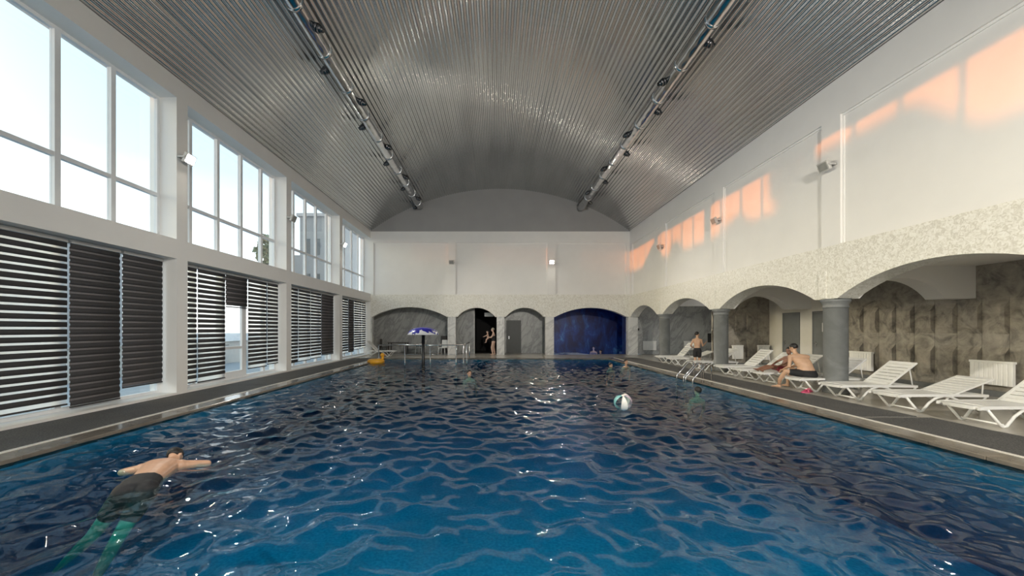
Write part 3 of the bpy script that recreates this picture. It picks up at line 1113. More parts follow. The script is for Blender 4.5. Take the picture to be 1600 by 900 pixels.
# ------------------------------------------------------------------ floodlights
def flood(x, y, z, rz, lit, label, power=550):
    # local -y is the direction the lamp looks
    th = thing('floodlight', label, 'floodlight', (x, y, z), rz, 'floodlights on the pilasters')
    tilt = Matrix.Rotation(math.radians(22), 4, 'X')
    MB().bevbox(-0.15, 0.15, -0.045, 0.035, -0.12, 0.12, 0.012, Matrix.Translation((0, -0.16, 0)) @ tilt).obj('lamp_housing', 'lampgrey', th)
    MB().bevbox(-0.12, 0.12, -0.052, -0.046, -0.09, 0.09, 0.002, Matrix.Translation((0, -0.16, 0)) @ tilt).obj('lamp_lens', 'lens' if lit else 'lensoff', th)
    q = MB()
    q.box(-0.17, -0.155, -0.19, 0.0, -0.02, 0.02)
    q.box(0.155, 0.17, -0.19, 0.0, -0.02, 0.02)
    q.box(-0.17, 0.17, -0.012, 0.0, -0.02, 0.02)
    q.obj('bracket', 'lampgrey', th, False)
    if lit:
        L = bpy.data.lights.new('floodlight_beam', 'SPOT')
        L.energy = power
        L.color = (1.0, 0.93, 0.82)
        L.spot_size = math.radians(100)
        L.spot_blend = 0.6
        L.shadow_soft_size = 0.08
        lo = bpy.data.objects.new('floodlight_beam', L)
        lo.location = (0, -0.24, -0.03)
        lo.rotation_euler = (math.radians(68), 0, PI)
        lo.rotation_euler = Vector((0, -1, -0.5)).to_track_quat('-Z', 'Y').to_euler()
        lo.parent = th
        C.objects.link(lo)
    return th
flood(XL, 9.45, 5.78, PI / 2, True, 'lit floodlight on the nearest white pillar of the left wall')
flood(XL, 14.32, 5.72, PI / 2, False, 'unlit floodlight on the second white pillar of the left wall')
flood(XL, 19.17, 5.80, PI / 2, True, 'lit floodlight on the third white pillar of the left wall')
flood(XL, 4.57, 5.8, PI / 2, True, 'added fill floodlight on the left pillar beside the camera, unseen')  # unseen lamp, added to brighten the hall
flood(XR, 4.6, 5.65, -PI / 2, True, 'added fill floodlight on the right pilaster beside the camera, unseen')  # also an added lamp out of view, for fill light
flood(3.0, YF, 5.9, PI, True, 'added fill floodlight on the unseen wall behind the camera', 3600)  # strong unseen lamp added to light the back wall
flood(3.45, YB, 5.70, 0, True, 'lit floodlight on the back wall above the grey door arch')
flood(-2.69, YB, 5.70, 0, False, 'unlit floodlight on the left pilaster of the back wall')
flood(XR, 9.5, 5.62, -PI / 2, False, 'unlit floodlight on the nearest pilaster of the right wall')
flood(XR, 14.28, 5.62, -PI / 2, False, 'unlit floodlight on the second pilaster of the right wall')
flood(XR, 19.1, 5.68, -PI / 2, False, 'unlit floodlight on the farthest pilaster of the right wall')

# ------------------------------------------------------------------ mats
def mat_(x0, x1, y0, y1, label, z=0.0):
    nx, ny = 3, max(2, int((y1 - y0) / 0.4))
    q = MB()
    vs, fs = [], []
    h = 0.014
    for j in range(ny + 1):
        yy = y0 + (y1 - y0) * j / ny
        for i in range(nx + 1):
            xx = x0 + (x1 - x0) * i / nx
            ex = 0.02 * math.sin(j * 1.7 + x0) if i == nx and j not in (0, ny) else 0
            vs.append((xx + ex, yy, h + (0.006 if (i in (1, 2) and j % 3 == 1) else 0)))
    W = nx + 1
    for j in range(ny):
        for i in range(nx):
            fs.append((j * W + i, j * W + i + 1, (j + 1) * W + i + 1, (j + 1) * W + i))
    o = len(vs)
    ring = [j * W for j in range(ny + 1)] + [ny * W + i for i in range(1, W)] + [j * W + nx for j in range(ny - 1, -1, -1)] + [i for i in range(nx - 1, 0, -1)]
    for k in ring:
        vs.append((vs[k][0], vs[k][1], z))
    for k in range(len(ring)):
        k2 = (k + 1) % len(ring)
        fs.append((ring[k], ring[k2], o + k2, o + k))
    q.add(vs, fs)
    return tag(q.obj('rubber_mat', 'mat'), label, 'mat', 'long rubber mats round the pool')
mat_(PX1 + CW + 0.06, 7.80, 2.0, 6.88, 'charcoal rubber mat nearest the camera on the right deck')
mat_(PX1 + CW + 0.06, 7.66, 6.98, 9.36, 'charcoal rubber mat beside the thickest column')
mat_(PX1 + CW + 0.20, 7.62, 9.42, 15.2, 'charcoal rubber mat along the middle loungers')
mat_(PX1 + CW + 0.06, 7.78, 15.24, 21.2, 'charcoal rubber mat behind the pool ladder')
mat_(XL + 0.02, PX0 - CW - 0.07, 2.0, 7.6, 'charcoal rubber mat nearest the camera on the left deck')
mat_(XL + 0.02, PX0 - CW - 0.07, 7.62, 10.9, 'charcoal rubber mat beside the nearest white pillar')
mat_(XL + 0.02, PX0 - CW - 0.07, 10.94, 16.0, 'charcoal rubber mat before the glazed white door')
mat_(XL + 0.02, PX0 - CW - 0.07, 16.04, 21.0, 'charcoal rubber mat at the far left, beside the yellow float')

# ------------------------------------------------------------------ sun loungers
def make_lounger(angle, label, loc, rz=0):
    th = thing('sun_lounger', label, 'sun lounger', loc, rz, 'white plastic sun loungers')
    W = 0.31
    # side rails and foot end
    q = MB()
    def rail(y):
        pr = [(0.02, 0.315), (0.10, 0.33), (0.5, 0.335), (1.1, 0.335), (1.72, 0.325)]
        poly = [(u, z + 0.022) for u, z in pr] + [(u, z - 0.028) for u, z in reversed(pr)]
        q.prism(poly, lambda u, w_, z: (u, w_, z), y - 0.018, y + 0.018)
    rail(W - 0.02)
    rail(-W + 0.02)
    # rounded foot plate
    fp = [(0.16, -W), (0.08, -W + 0.02), (0.02, -W + 0.09), (0.0, -0.1), (0.0, 0.1), (0.02, W - 0.09), (0.08, W - 0.02), (0.16, W)]
    vs = [(x, y, 0.345) for x, y in fp] + [(x + 0.012, y * 0.96, 0.285) for x, y in fp]
    n = len(fp)
    q.add(vs, [tuple(range(n)), tuple(reversed(range(n, 2 * n)))] + [(i, (i + 1) % n, (i + 1) % n + n, i + n) for i in range(n)])
    q.box(1.66, 1.72, -W + 0.03, W - 0.03, 0.30, 0.345)
    q.obj('frame', 'lounge', th)
    sl_ = MB().bevbox(0, 0.118, -W + 0.035, W - 0.035, -0.010, 0.008, 0.004).mesh('seat_slat')
    sl_.materials.append(M['lounge'])
    for i in range(7):
        link('seat_slat', sl_, th, (0.175 + i * 0.132, 0, 0.345))
    # legs: a V that continues as an arch to the rear foot, on each side
    for s_ in (-1, 1):
        y = s_ * (W - 0.03)
        q = MB()
        def bar(pts, r):
            q.tube([(u, y, z) for u, z in pts], r, 8)
        bar([(0.16, 0.31), (0.40, 0.028), (0.44, 0.02)], 0.021)
        bar([(0.42, 0.02), (0.48, 0.03), (0.60, 0.18), (0.72, 0.27), (0.88, 0.315), (1.02, 0.30), (1.2, 0.22), (1.42, 0.12), (1.56, 0.024)], 0.023)
        bar([(1.54, 0.024), (1.70, 0.31)], 0.02)
        q.obj('leg', 'lounge', th)
    MB().tube([(0.43, -W + .03, 0.05), (0.43, W - .03, 0.05)], 0.016, 8).obj('stretcher', 'lounge', th)
    MB().tube([(1.55, -W + .03, 0.06), (1.55, W - .03, 0.06)], 0.016, 8).obj('stretcher', 'lounge', th)
    # backrest
    L = 0.80
    rm = Matrix.Translation((1.09, 0, 0.35)) @ Matrix.Rotation(-angle, 4, 'Y')
    q = MB()
    for s_ in (-1, 1):
        q.bevbox(0, L, s_ * (W - 0.035) - 0.025, s_ * (W - 0.035) + 0.025, -0.018, 0.014, 0.006, rm)
    q.bevbox(L - 0.09, L, -W + 0.02, W - 0.02, -0.018, 0.016, 0.008, rm)
    q.bevbox(0, 0.07, -W + 0.02, W - 0.02, -0.018, 0.014, 0.006, rm)
    br_ = q.obj('backrest', 'lounge', th)
    bs = MB().bevbox(0, 0.083, -W + 0.05, W - 0.05, -0.008, 0.010, 0.004, Matrix.Rotation(-angle, 4, 'Y')).mesh('back_slat')
    bs.materials.append(M['lounge'])
    for i in range(6):
        link('back_slat', bs, br_, rm @ Vector((0.083 + i * 0.105, 0, 0)))
    tp = rm @ Vector((0.62, 0, -0.02))
    for s_ in (-1, 1):
        MB().tube([(tp.x, s_ * (W - 0.06), tp.z), (1.66, s_ * (W - 0.06), 0.33)], 0.012, 8).obj('prop', 'lounge', th)
    return th
XLO = 7.68
HI, LO_, MID = math.radians(38), math.radians(21), math.radians(36)
make_lounger(MID, 'nearest white sun lounger, cut off by the right picture edge', (XLO + .08, 6.47, 0))
make_lounger(LO_, 'white sun lounger with low backrest before the large radiator', (XLO, 7.62, 0))
make_lounger(HI, 'white sun lounger with slatted raised back just right of the thickest column', (XLO - .03, 8.82, 0))
make_lounger(HI, 'white sun lounger on which the man in black shorts sits', (XLO - .03, 9.98, 0))
make_lounger(HI, 'white sun lounger under the reclining child, beside the seated man', (XLO, 11.3, 0))
make_lounger(HI, 'white sun lounger with tall back, just left of the seated man', (XLO - .03, 12.2, 0))
make_lounger(math.radians(42), 'white sun lounger just right of the second column, before the small radiator', (XLO - .03, 13.2, 0))
make_lounger(MID, 'white sun lounger whose back is hidden by the column beside the boy', (XLO - .1, 15.0, 0))
make_lounger(LO_, 'white sun lounger right behind the boy with its back low', (XLO - .15, 16.7, 0))
make_lounger(math.radians(48), 'farthest white sun lounger of the right row, raised back left of the boy', (XLO - .2, 17.8, 0))
make_lounger(math.radians(45), 'white sun lounger in the far left corner beside the steel railing', (-5.75, 22.3, 0), PI)

# ------------------------------------------------------------------ radiators
def radiator(x, y, z, rz, wd, ht, label):
    # local -y faces the room
    th = thing('radiator', label, 'radiator', (x, y, z), rz, 'white wall radiators')
    n = int(wd / 0.08)
    st = wd / n
    fin = MB().bevbox(-st / 2 + 0.002, st / 2 - 0.002, -0.13, -0.05, 0, ht, 0.012).mesh('radiator_fin')
    fin.materials.append(M['radiator'])
    for i in range(n):
        link('radiator_fin', fin, th, (-wd / 2 + (i + .5) * st, 0, 0))
    MB().bevbox(-wd / 2 - .01, wd / 2 + .01, -0.14, -0.04, ht - 0.045, ht + 0.01, 0.008).obj('top_grille', 'radiator', th)
    q = MB()
    q.tube([(-wd / 2, -0.09, 0.05), (-wd / 2 - .05, -0.09, 0.05), (-wd / 2 - .05, 0, 0.05)], 0.012, 8)
    q.box(-wd / 4 - .02, -wd / 4 + .02, -0.05, 0, ht * .7, ht * .8)
    q.box(wd / 4 - .02, wd / 4 + .02, -0.05, 0, ht * .7, ht * .8)
    q.obj('pipe', 'lampgrey', th)
    return th
radiator(XA - .14, 8.95, 0.30, -PI / 2, 0.78, 0.55, 'largest white radiator, behind the low-backed lounger at right')
radiator(XA - .14, 12.15, 0.30, -PI / 2, 0.74, 0.58, 'white radiator on the wave-tiled wall just right of the thickest column')
radiator(10.32, 16.45, 0.32, 0, 0.46, 0.58, 'white radiator on the wave-tiled wall, just right of the second column')
radiator(11.42, 16.45, 0.28, 0, 0.48, 0.62, 'white radiator behind the raised lounger back, beside the cream wall')
radiator(9.75, 24.375, 0.25, 0, 0.84, 0.58, 'white radiator on the marble wall left of the farthest column')
radiator(12.4, 24.375, 0.25, 0, 0.95, 0.58, 'white radiator on the marble wall behind the standing boy')
tag(MB().bevbox(8.82, 9.14, 24.36, 24.4, 1.50, 1.64, .005).obj('wall_plate', 'black'), 'small black plate on the marble wall near the blue grotto', 'wall plate')
th = tag(MB().bevbox(13.48, 13.85, 24.34, 24.4, 0.75, 1.32, .01).obj('wall_panel', 'black'), 'black panel on the marble wall beside the second column', 'wall panel')
th = tag(MB().sphere((0, 0, 0), (0.05, 0.04, 0.16), 12, 8).obj('bottle', 'black'), 'black bottle standing behind the low lounger back near the boy', 'bottle')
th.location = (9.45, 16.7, 0.80)
th.rotation_euler = (0, 0.5, 0)

# ------------------------------------------------------------------ pool ladder, railing
def hoop(pts, r, n=10):
    return MB().tube(pts, r, n)
th = thing('pool_ladder', 'steel pool ladder with curved handrails at the right edge', 'pool ladder', (PX1, 12.4, 0))
for s_, yy in ((-1, -0.3), (1, 0.3)):
    for k, dy in enumerate((0.0, 0.34)):
        pass
for yy in (0.55, 0.08, -0.05, -0.50):
    pts = [(-0.08, yy, -1.0), (-0.08, yy, -0.05), (-0.07, yy, 0.05), (0.07, yy, 0.20), (0.28, yy, 0.44), (0.35, yy, 0.50), (0.42, yy, 0.51), (0.48, yy, 0.47), (0.50, yy, 0.38), (0.50, yy, 0.0)]
    hoop(pts, 0.019).obj('handrail', 'steel', th)
for z in (-0.3, -0.55, -0.8):
    MB().bevbox(-0.13, -0.04, -0.5, -0.05, z - .015, z + .015, .005).obj('step', 'steel', th)
    MB().bevbox(-0.13, -0.04, 0.08, 0.55, z - .015, z + .015, .005).obj('step', 'steel', th)

th = thing('pool_railing', 'steel tube railing standing in the water at the far left', 'railing', (-3.7, 19.1, -0.06))
rz = 0.86
MB().tube([(-2.2, 0.0, rz), (2.08, 0.0, rz)], 0.028).obj('top_rail', 'steel', th)
MB().tube([(2.08, 0.0, rz), (2.28, 1.95, rz + .06)], 0.028).obj('top_rail', 'steel', th)
for x, y in ((-2.1, 0), (-0.80, 0), (0.46, 0), (1.75, 0), (2.10, 0.15), (2.2, 1.0), (2.28, 1.95)):
    MB().tube([(x, y, -1.3 if y < 1.9 else -0.02), (x, y, rz)], 0.024).obj('post', 'steel', th)
MB().tube([(-2.1, 0, 0.4), (2.0, 0, 0.4)], 0.006, 6).obj('wire', 'steel', th)

# mushroom fountain
th = thing('mushroom_fountain', 'blue and white mushroom water fountain standing behind the railing', 'fountain', (-3.36, 17.9, -1.45))
MB().tube([(0, 0, 0), (0, 0, 2.95)], 0.075, 16).obj('pole', 'black', th)
cap = [(0.02, 0.36), (0.2, 0.35), (0.4, 0.315), (0.56, 0.24), (0.67, 0.14), (0.72, 0.03), (0.72, 0.0), (0.69, 0.0), (0.6, 0.10), (0.35, 0.18), (0.02, 0.2)]
o = MB().lathe(list(reversed(cap)), 36).obj('canopy', 'shell', th)
o.location = (0, 0, 2.78)

# beach ball
th = thing('beach_ball', 'clear beach ball with white and turquoise panels floating on the water', 'beach ball', (2.64, 7.95, 0.09))
M['bb1'] = plain('white_ball_vinyl', (0.82, 0.80, 0.74), 0.2)
M['bb2'] = plain('turquoise_ball_vinyl', (0.25, 0.55, 0.55), 0.2)
M['bb3'] = plain('mauve_ball_vinyl', (0.45, 0.36, 0.42), 0.2)
rot = Euler((0.5, -0.3, 0.2)).to_matrix().to_4x4()
for k in range(8):
    vs, fs = [], []
    nu, nv = 4, 12
    for j in range(nv + 1):
        ph = PI * (0.03 + 0.94 * j / nv)
        for i in range(nu + 1):
            a = 2 * PI * (k + i / nu) / 8
            rr = 0.185 - 0.006 * (1 - math.sin(PI * i / nu))
            vs.append((rr * math.sin(ph) * math.cos(a), rr * math.sin(ph) * math.sin(a), rr * math.cos(ph)))
    W = nu + 1
    for j in range(nv):
        for i in range(nu):
            fs.append((j * W + i, (j + 1) * W + i, (j + 1) * W + i + 1, j * W + i + 1))
    MB().add(vs, fs, True, rot).obj('ball_panel', ('bb1', 'vinyl', 'vinyl', 'bb2', 'vinyl', 'bb1', 'vinyl', 'bb3')[k], th, False)
for s_ in (1, -1):
    MB().sphere((0, 0, s_ * 0.178), (0.032, 0.032, 0.008), 12, 6, rot).obj('end_cap', 'bb1', th)

# yellow inflatable duck
th = thing('inflatable_duck', 'yellow inflatable duck float at the far left pool edge', 'float', (-5.78, 18.6, -0.08))
q = MB()
for i in range(24):
    pass
tor, tf = [], []
for i in range(24):
    a = 2 * PI * i / 24
    for j in range(12):
        c = 2 * PI * j / 12
        R = 0.24 + 0.12 * math.cos(c)
        tor.append((R * math.cos(a) * 1.15, R * math.sin(a), 0.11 + 0.12 * math.sin(c)))
for i in range(24):
    for j in range(12):
        tf.append((i * 12 + j, ((i + 1) % 24) * 12 + j, ((i + 1) % 24) * 12 + (j + 1) % 12, i * 12 + (j + 1) % 12))
MB().add(tor, tf, True).obj('ring', 'yellow', th)
q = MB()
q.tube([(0.28, 0, 0.15), (0.33, 0, 0.28), (0.31, 0, 0.36)], [0.09, 0.065, 0.07], 12)
q.sphere((0.31, 0, 0.42), 0.10, 16, 10)
q.obj('neck_and_head', 'yellow', th)
MB().sphere((0.43, 0, 0.40), (0.06, 0.045, 0.02), 12, 6).obj('beak', 'orange', th)

# far left chairs, table and cabinet
def chair(loc, rz, label):
    th = thing('plastic_chair', label, 'chair', loc, rz, 'white plastic chairs at the far left')
    MB().bevbox(-0.24, 0.24, -0.23, 0.23, 0.40, 0.435, 0.012).obj('seat', 'lounge', th)
    bk = MB().bevbox(-0.23, 0.23, -0.02, 0.02, 0, 0.48, 0.012, Matrix.Translation((0, 0.22, 0.43)) @ Matrix.Rotation(-0.2, 4, 'X')).obj('backrest', 'lounge', th)
    for sx in (-1, 1):
        for sy in (-1, 1):
            MB().tube([(sx * .21, sy * .2, 0.41), (sx * .24, sy * .23, 0.0)], 0.02, 8).obj('leg', 'lounge', th)
        MB().tube([(sx * .25, -.2, 0.41), (sx * .26, -.2, 0.63), (sx * .26, 0.24, 0.64)], 0.018, 8).obj('armrest', 'lounge', th)
    return th
chair((-4.75, 24.3, 0), -1.9, 'white plastic chair turned sideways left of the fountain pole')
chair((-3.3, 24.25, 0), -0.35, 'white plastic chair facing the pool right of the fountain pole')
th = thing('dark_table', 'dark table under the far left arch behind the railing', 'table', (-6.25, 24.75, 0))
MB().bevbox(-0.6, 0.6, -0.35, 0.35, 0.70, 0.74, 0.008).obj('tabletop', 'brownwood', th)
for sx in (-1, 1):
    for sy in (-1, 1):
        MB().box(sx * .54 - .025, sx * .54 + .025, sy * .3 - .025, sy * .3 + .025, 0, 0.70).obj('leg', 'brownwood', th, False)
th = thing('dark_chair', 'dark chair at the left end of the dark table', 'chair', (-7.15, 24.7, 0), PI / 2)
MB().bevbox(-.22, .22, -.22, .22, .42, .46, .01).obj('seat', 'brownwood', th)
MB().bevbox(-.22, .22, .19, .22, .46, .95, .01).obj('backrest', 'brownwood', th)
for sx in (-1, 1):
    for sy in (-1, 1):
        MB().box(sx * .19 - .02, sx * .19 + .02, sy * .19 - .02, sy * .19 + .02, 0, .42).obj('leg', 'brownwood', th, False)
th = thing('dark_cabinet', 'narrow dark cabinet beside the far left marble pier', 'cabinet', (-3.35, 25.3, 0))
MB().bevbox(-.2, .2, -.18, .18, .05, 1.15, .01).obj('body', 'brownwood', th)
MB().bevbox(-.18, .18, -.2, -.182, .08, 1.12, .004).obj('door', 'brownwood', th)
MB().tube([(.14, -.215, .55), (.14, -.215, .75)], .008, 6).obj('handle', 'steel', th)

# pink sandals under the seated man's lounger
def sandal(loc, rz, label):
    th = thing('sandal', label, 'sandal', loc, rz)
    pr = [(-.13, 0), (-.10, .045), (.02, .04), (.10, .055), (.14, 0), (.10, -.05), (.02, -.038), (-.10, -.042)]
    vs = [(x, y, .0) for x, y in pr] + [(x, y, .028) for x, y in pr]
    n = len(pr)
    MB().add(vs, [tuple(reversed(range(n))), tuple(range(n, 2 * n))] + [(i, (i + 1) % n, (i + 1) % n + n, i + n) for i in range(n)]).obj('sole', 'pink', th)
    MB().tube([(.04, .048, .025), (.05, .03, .07), (.05, -.03, .07), (.04, -.046, .025)], .014, 8).obj('strap', 'pink', th)
sandal((7.80, 9.66, 0.0), 0.3, 'pink sandal under the foot end of the seated man\'s lounger')
sandal((7.98, 9.82, 0.0), 0.15, 'second pink sandal, farther under the seated man\'s lounger')

# ------------------------------------------------------------------ people
def capsule(mb, p, r0, q, r1, n=14):
    p, q = Vector(p), Vector(q)
    d = (q - p)
    L = d.length
    d.normalize()
    pts, rs = [], []
    for a in (80, 60, 40, 20):
        pts.append(p - d * r0 * math.sin(math.radians(a)))
        rs.append(r0 * math.cos(math.radians(a)))
    pts += [p, q]
    rs += [r0, r1]
    for a in (20, 40, 60, 80):
        pts.append(q + d * r1 * math.sin(math.radians(a)))
        rs.append(r1 * math.cos(math.radians(a)))
    mb.tube(pts, rs, n)
def loft(mb, secs, n=18):
    # secs: (centre, side vector * half width, front vector * half depth)
    vs, fs = [], []
    for c, a, f in secs:
        c, a, f = Vector(c), Vector(a), Vector(f)
        for k in range(n):
            th = 2 * PI * k / n
            ct, st = math.cos(th), math.sin(th)
            e_ = 0.85
            vs.append(c + a * math.copysign(abs(ct) ** e_, ct) + f * math.copysign(abs(st) ** e_, st))
    for i in range(len(secs) - 1):
        for k in range(n):
            k2 = (k + 1) % n
            fs.append((i * n + k, i * n + k2, (i + 1) * n + k2, (i + 1) * n + k))
    fs += [tuple(reversed(range(n))), tuple((len(secs) - 1) * n + k for k in range(n))]
    mb.add(vs, fs, True)
def remesh(mb, name, mat, parent, vox=0.011, smooth=5):
    me = mb.mesh(name, True)
    o = bpy.data.objects.new(name, me)
    C.objects.link(o)
    r = o.modifiers.new('r', 'REMESH')
    r.mode = 'VOXEL'
    r.voxel_size = vox
    r.use_smooth_shade = True
    s_ = o.modifiers.new('s', 'SMOOTH')
    s_.factor = 0.5
    s_.iterations = smooth
    dg = bpy.context.evaluated_depsgraph_get()
    me2 = bpy.data.meshes.new_from_object(o.evaluated_get(dg))
    me2.materials.clear()
    me2.materials.append(M[mat])
    me2.polygons.foreach_set('use_smooth', [True] * len(me2.polygons))
    o.modifiers.clear()
    o.data = me2
    o.parent = parent
    return o
def hand(mb, wrist, direc, palm_n, s=1.0, curl=0.4, thumb=1):
    w_, d, nrm = Vector(wrist), Vector(direc).normalized(), Vector(palm_n).normalized()
    side = d.cross(nrm).normalized() * thumb
    k = w_ + d * 0.085 * s
    loft(mb, [(w_, side * .026 * s, nrm * .018 * s), (w_ + d * .04 * s, side * .038 * s, nrm * .016 * s), (k, side * .042 * s, nrm * .013 * s), (k + d * .008 * s, side * .03 * s, nrm * .009 * s)], 12)
    for i, (o, L) in enumerate(((-.031, .062), (-.010, .074), (.011, .080), (.031, .072))):
        b0 = k + side * o * s - d * .01 * s
        b1 = b0 + (d + nrm * curl * .5).normalized() * L * .5 * s
        b2 = b1 + (d + nrm * curl * 1.6).normalized() * L * .55 * s
        capsule(mb, b0, .0095 * s, b1, .009 * s, 8)
        capsule(mb, b1, .009 * s, b2, .0078 * s, 8)
    t0 = w_ + d * .025 * s + side * .028 * s
    t1 = t0 + (side * .8 + d * .8).normalized() * .04 * s
    t2 = t1 + (d + nrm * .4 + side * .2).normalized() * .032 * s
    capsule(mb, t0, .013 * s, t1, .011 * s, 8)
    capsule(mb, t1, .011 * s, t2, .009 * s, 8)
def head(mb, c, f, up, s=1.0):
    # c: centre of the skull, f: facing direction, up: crown direction
    c, f, up = Vector(c), Vector(f).normalized(), Vector(up).normalized()
    f = (f - up * f.dot(up)).normalized()
    sd = up.cross(f)
    R = Matrix((sd, f, up)).transposed().to_4x4()
    T = Matrix.Translation(c) @ R @ Matrix.Scale(s, 4)
    mb.sphere((0, -.012, .03), (.074, .094, .085), 18, 12, T)
    mb.sphere((0, .018, -.045), (.058, .068, .068), 16, 10, T)
    mb.sphere((0, .055, -.085), (.030, .026, .024), 10, 8, T)
    mb.tube([T @ Vector((0, .085, .012)), T @ Vector((0, .106, -.025))], [.009 * s, .015 * s], 8)
    mb.sphere((0, .080, -.058), (.024, .012, .009), 8, 6, T)
    mb.sphere((0, .084, .022), (.045, .012, .009), 8, 6, T)
    for k in (-1, 1):
        mb.sphere((k * .076, -.005, -.012), (.012, .022, .032), 8, 8, T)
    return T
def face_bits(T, parent):
    q = MB()
    for k in (-1, 1):
        q.sphere((k * .030, .083, .006), (.011, .007, .007), 8, 6, T)
    q.obj('eyes', 'hair', parent)
def hair_cap(T, parent, mat='hair', low=-0.02, vol=1.0):
    q = MB()
    vs, fs = [], []
    nu, nv = 22, 10
    for j in range(nv + 1):
        for i in range(nu):
            th = 2 * PI * i / nu
            front = max(0, math.sin(th))
            phm = math.radians(136) - math.radians(68) * front ** 0.7
            ph = phm * j / nv
            jit = (1 + 0.02 * math.sin(5 * th + 3 * j)) * (1 - 0.10 * (j / nv) ** 6)
            vs.append((0.083 * vol * jit * math.sin(ph) * math.cos(th), -.017 + .100 * vol * jit * math.sin(ph) * math.sin(th), .032 + .096 * vol * jit * math.cos(ph)))
    for j in range(nv):
        for i in range(nu):
            i2 = (i + 1) % nu
            fs.append((j * nu + i, (j + 1) * nu + i, (j + 1) * nu + i2, j * nu + i2))
    # inner cover
    fs.append(tuple(nv * nu + i for i in range(nu)))
    q.add(vs, fs, True, T)
    return q.obj('hair', mat, parent)
V = Vector

def limb(mb, pts, rs):
    for i in range(len(pts) - 1):
        capsule(mb, pts[i], rs[i], pts[i + 1], rs[i + 1])
def foot(mb, ankle, d, s=1.0):
    a, d = V(ankle), V(d).normalized()
    sd = d.cross(V((0, 0, 1))).normalized()
    z = a.z - 0.035 * s
    loft(mb, [(a - d * .05 * s + V((0, 0, -.045 * s)), sd * .028 * s, V((0, 0, .025 * s))), (a + V((0, 0, -.03 * s)), sd * .036 * s, V((0, 0, .042 * s))), (a + d * .09 * s + V((0, 0, -.045 * s)), sd * .044 * s, V((0, 0, .028 * s))), (a + d * .16 * s + V((0, 0, -.058 * s)), sd * .042 * s, V((0, 0, .015 * s))), (a + d * .19 * s + V((0, 0, -.06 * s)), sd * .025 * s, V((0, 0, .010 * s)))], 12)

# 1. the man seated with his back to the camera
th = thing('person', 'man in black shorts seated hunched on a lounger, back to camera', 'person', (7.98, 9.98, 0.36))
b = MB()
sd = V((0.95, -0.25, 0)).normalized()              # his right-left axis
fw = V((-0.30, 0.95, 0)).normalized()              # facing away, a little to the left
Z = V((0, 0, 1))
loft(b, [(V((0.12, 0, .06)), sd * .17, fw * .13), (V((0.11, .01, .13)), sd * .18, fw * .125), (V((.10, .03, .24)), sd * .155, fw * .11), (V((.07, .08, .36)), sd * .17, fw * .12), (V((.04, .14, .46)), sd * .185, fw * .115), (V((.02, .19, .53)), sd * .15, fw * .085), (V((0, .21, .57)), sd * .07, fw * .06)])
shL, shR = V((.03, .16, .50)) - sd * .19, V((.03, .16, .50)) + sd * .19
capsule(b, shL, .062, V((.03, .16, .52)), .07)
capsule(b, shR, .062, V((.03, .16, .52)), .07)
capsule(b, V((0, .20, .55)), .055, V((-.015, .25, .64)), .052)
T = head(b, V((-.02, .275, .73)), (-0.45, .85, -.35), (-.1, .35, .93), 1.0)
hipL, hipR = V((.11, .02, .08)) - sd * .1, V((.11, .02, .08)) + sd * .1
kneeL, kneeR = V((-.30, .18, .12)), V((.10, .48, .14))
limb(b, [hipL, kneeL], [.085, .058])
limb(b, [kneeL, V((-.36, .30, -.10)), V((-.33, .38, -.258))], [.056, .05, .036])
foot(b, (-.33, .38, -.263), (-.4, .8, 0))
limb(b, [hipR, kneeR], [.085, .058])
limb(b, [kneeR, V((.06, .56, -.08)), V((.04, .56, -.258))], [.056, .05, .036])
foot(b, (.04, .56, -.263), (-.2, 1, 0))
elL, elR = V((-.22, .16, .25)), V((.27, .30, .25))
limb(b, [shL, elL, V((-.24, .33, .16))], [.05, .041, .028])
hand(b, V((-.24, .33, .16)), (-.3, .6, -.6), (-.2, -.3, -.8), 1.0, .5)
limb(b, [shR, elR, V((.12, .46, .24))], [.05, .041, .028])
hand(b, V((.12, .46, .24)), (-.7, .4, -.3), (0, -.3, -.9), 1.0, .5, -1)
remesh(b, 'body', 'skin', th)
hair_cap(T, th)
face_bits(T, th)
g = MB()
loft(g, [(V((0.12, 0, -.005)), sd * .18, fw * .15), (V((0.12, 0, .06)), sd * .20, fw * .15), (V((0.11, .01, .13)), sd * .19, fw * .135), (V((.107, .02, .17)), sd * .178, fw * .125)])
limb(g, [hipL, hipL.lerp(kneeL, .62)], [.11, .088])
limb(g, [hipR, hipR.lerp(kneeR, .62)], [.11, .088])
remesh(g, 'shorts', 'cloth', th, .013, 4)

# 2. child reclining on the next lounger
th = thing('person', 'tanned child in red lying back on the lounger left of the seated man', 'person', (8.35, 11.25, 0.36))
b = MB()
s = 0.82
sd = V((0, 1, 0))
loft(b, [(V((.04, 0, .08)), sd * .12, V((.05, 0, .09))), (V((.12, 0, .18)), sd * .11, V((.07, 0, .06))), (V((.20, 0, .32)), sd * .13, V((.08, 0, .05))), (V((.26, 0, .41)), sd * .11, V((.06, 0, .03))), (V((.28, 0, .45)), sd * .05, V((.04, 0, .02)))])
capsule(b, V((.27, 0, .44)), .042, V((.26, 0, .53)), .042)
T = head(b, V((.23, -.02, .60)), (-.85, -.4, -.2), (-.1, 0, 1), .9)
for k in (-1, 1):
    sh = V((.24, k * .14, .39))
    limb(b, [V((.25, 0, .40)), sh], [.06, .045])
    el = V((.06, k * .21, .27))
    wr_ = V((-.15, k * .13, .17))
    limb(b, [sh, el, wr_], [.038, .031, .022])
    hand(b, wr_, (-1, -.2 * k, -.2), (0, 0, -1), .8, .4, k)
    hp = V((.02, k * .07, .08))
    kn = V((-.32, k * .11, .14))
    an = V((-.60, k * .10, .055))
    limb(b, [hp, kn, an], [.066, .045, .03])
    foot(b, an, (-.8, 0, .4), .8)
remesh(b, 'body', 'skintan', th)
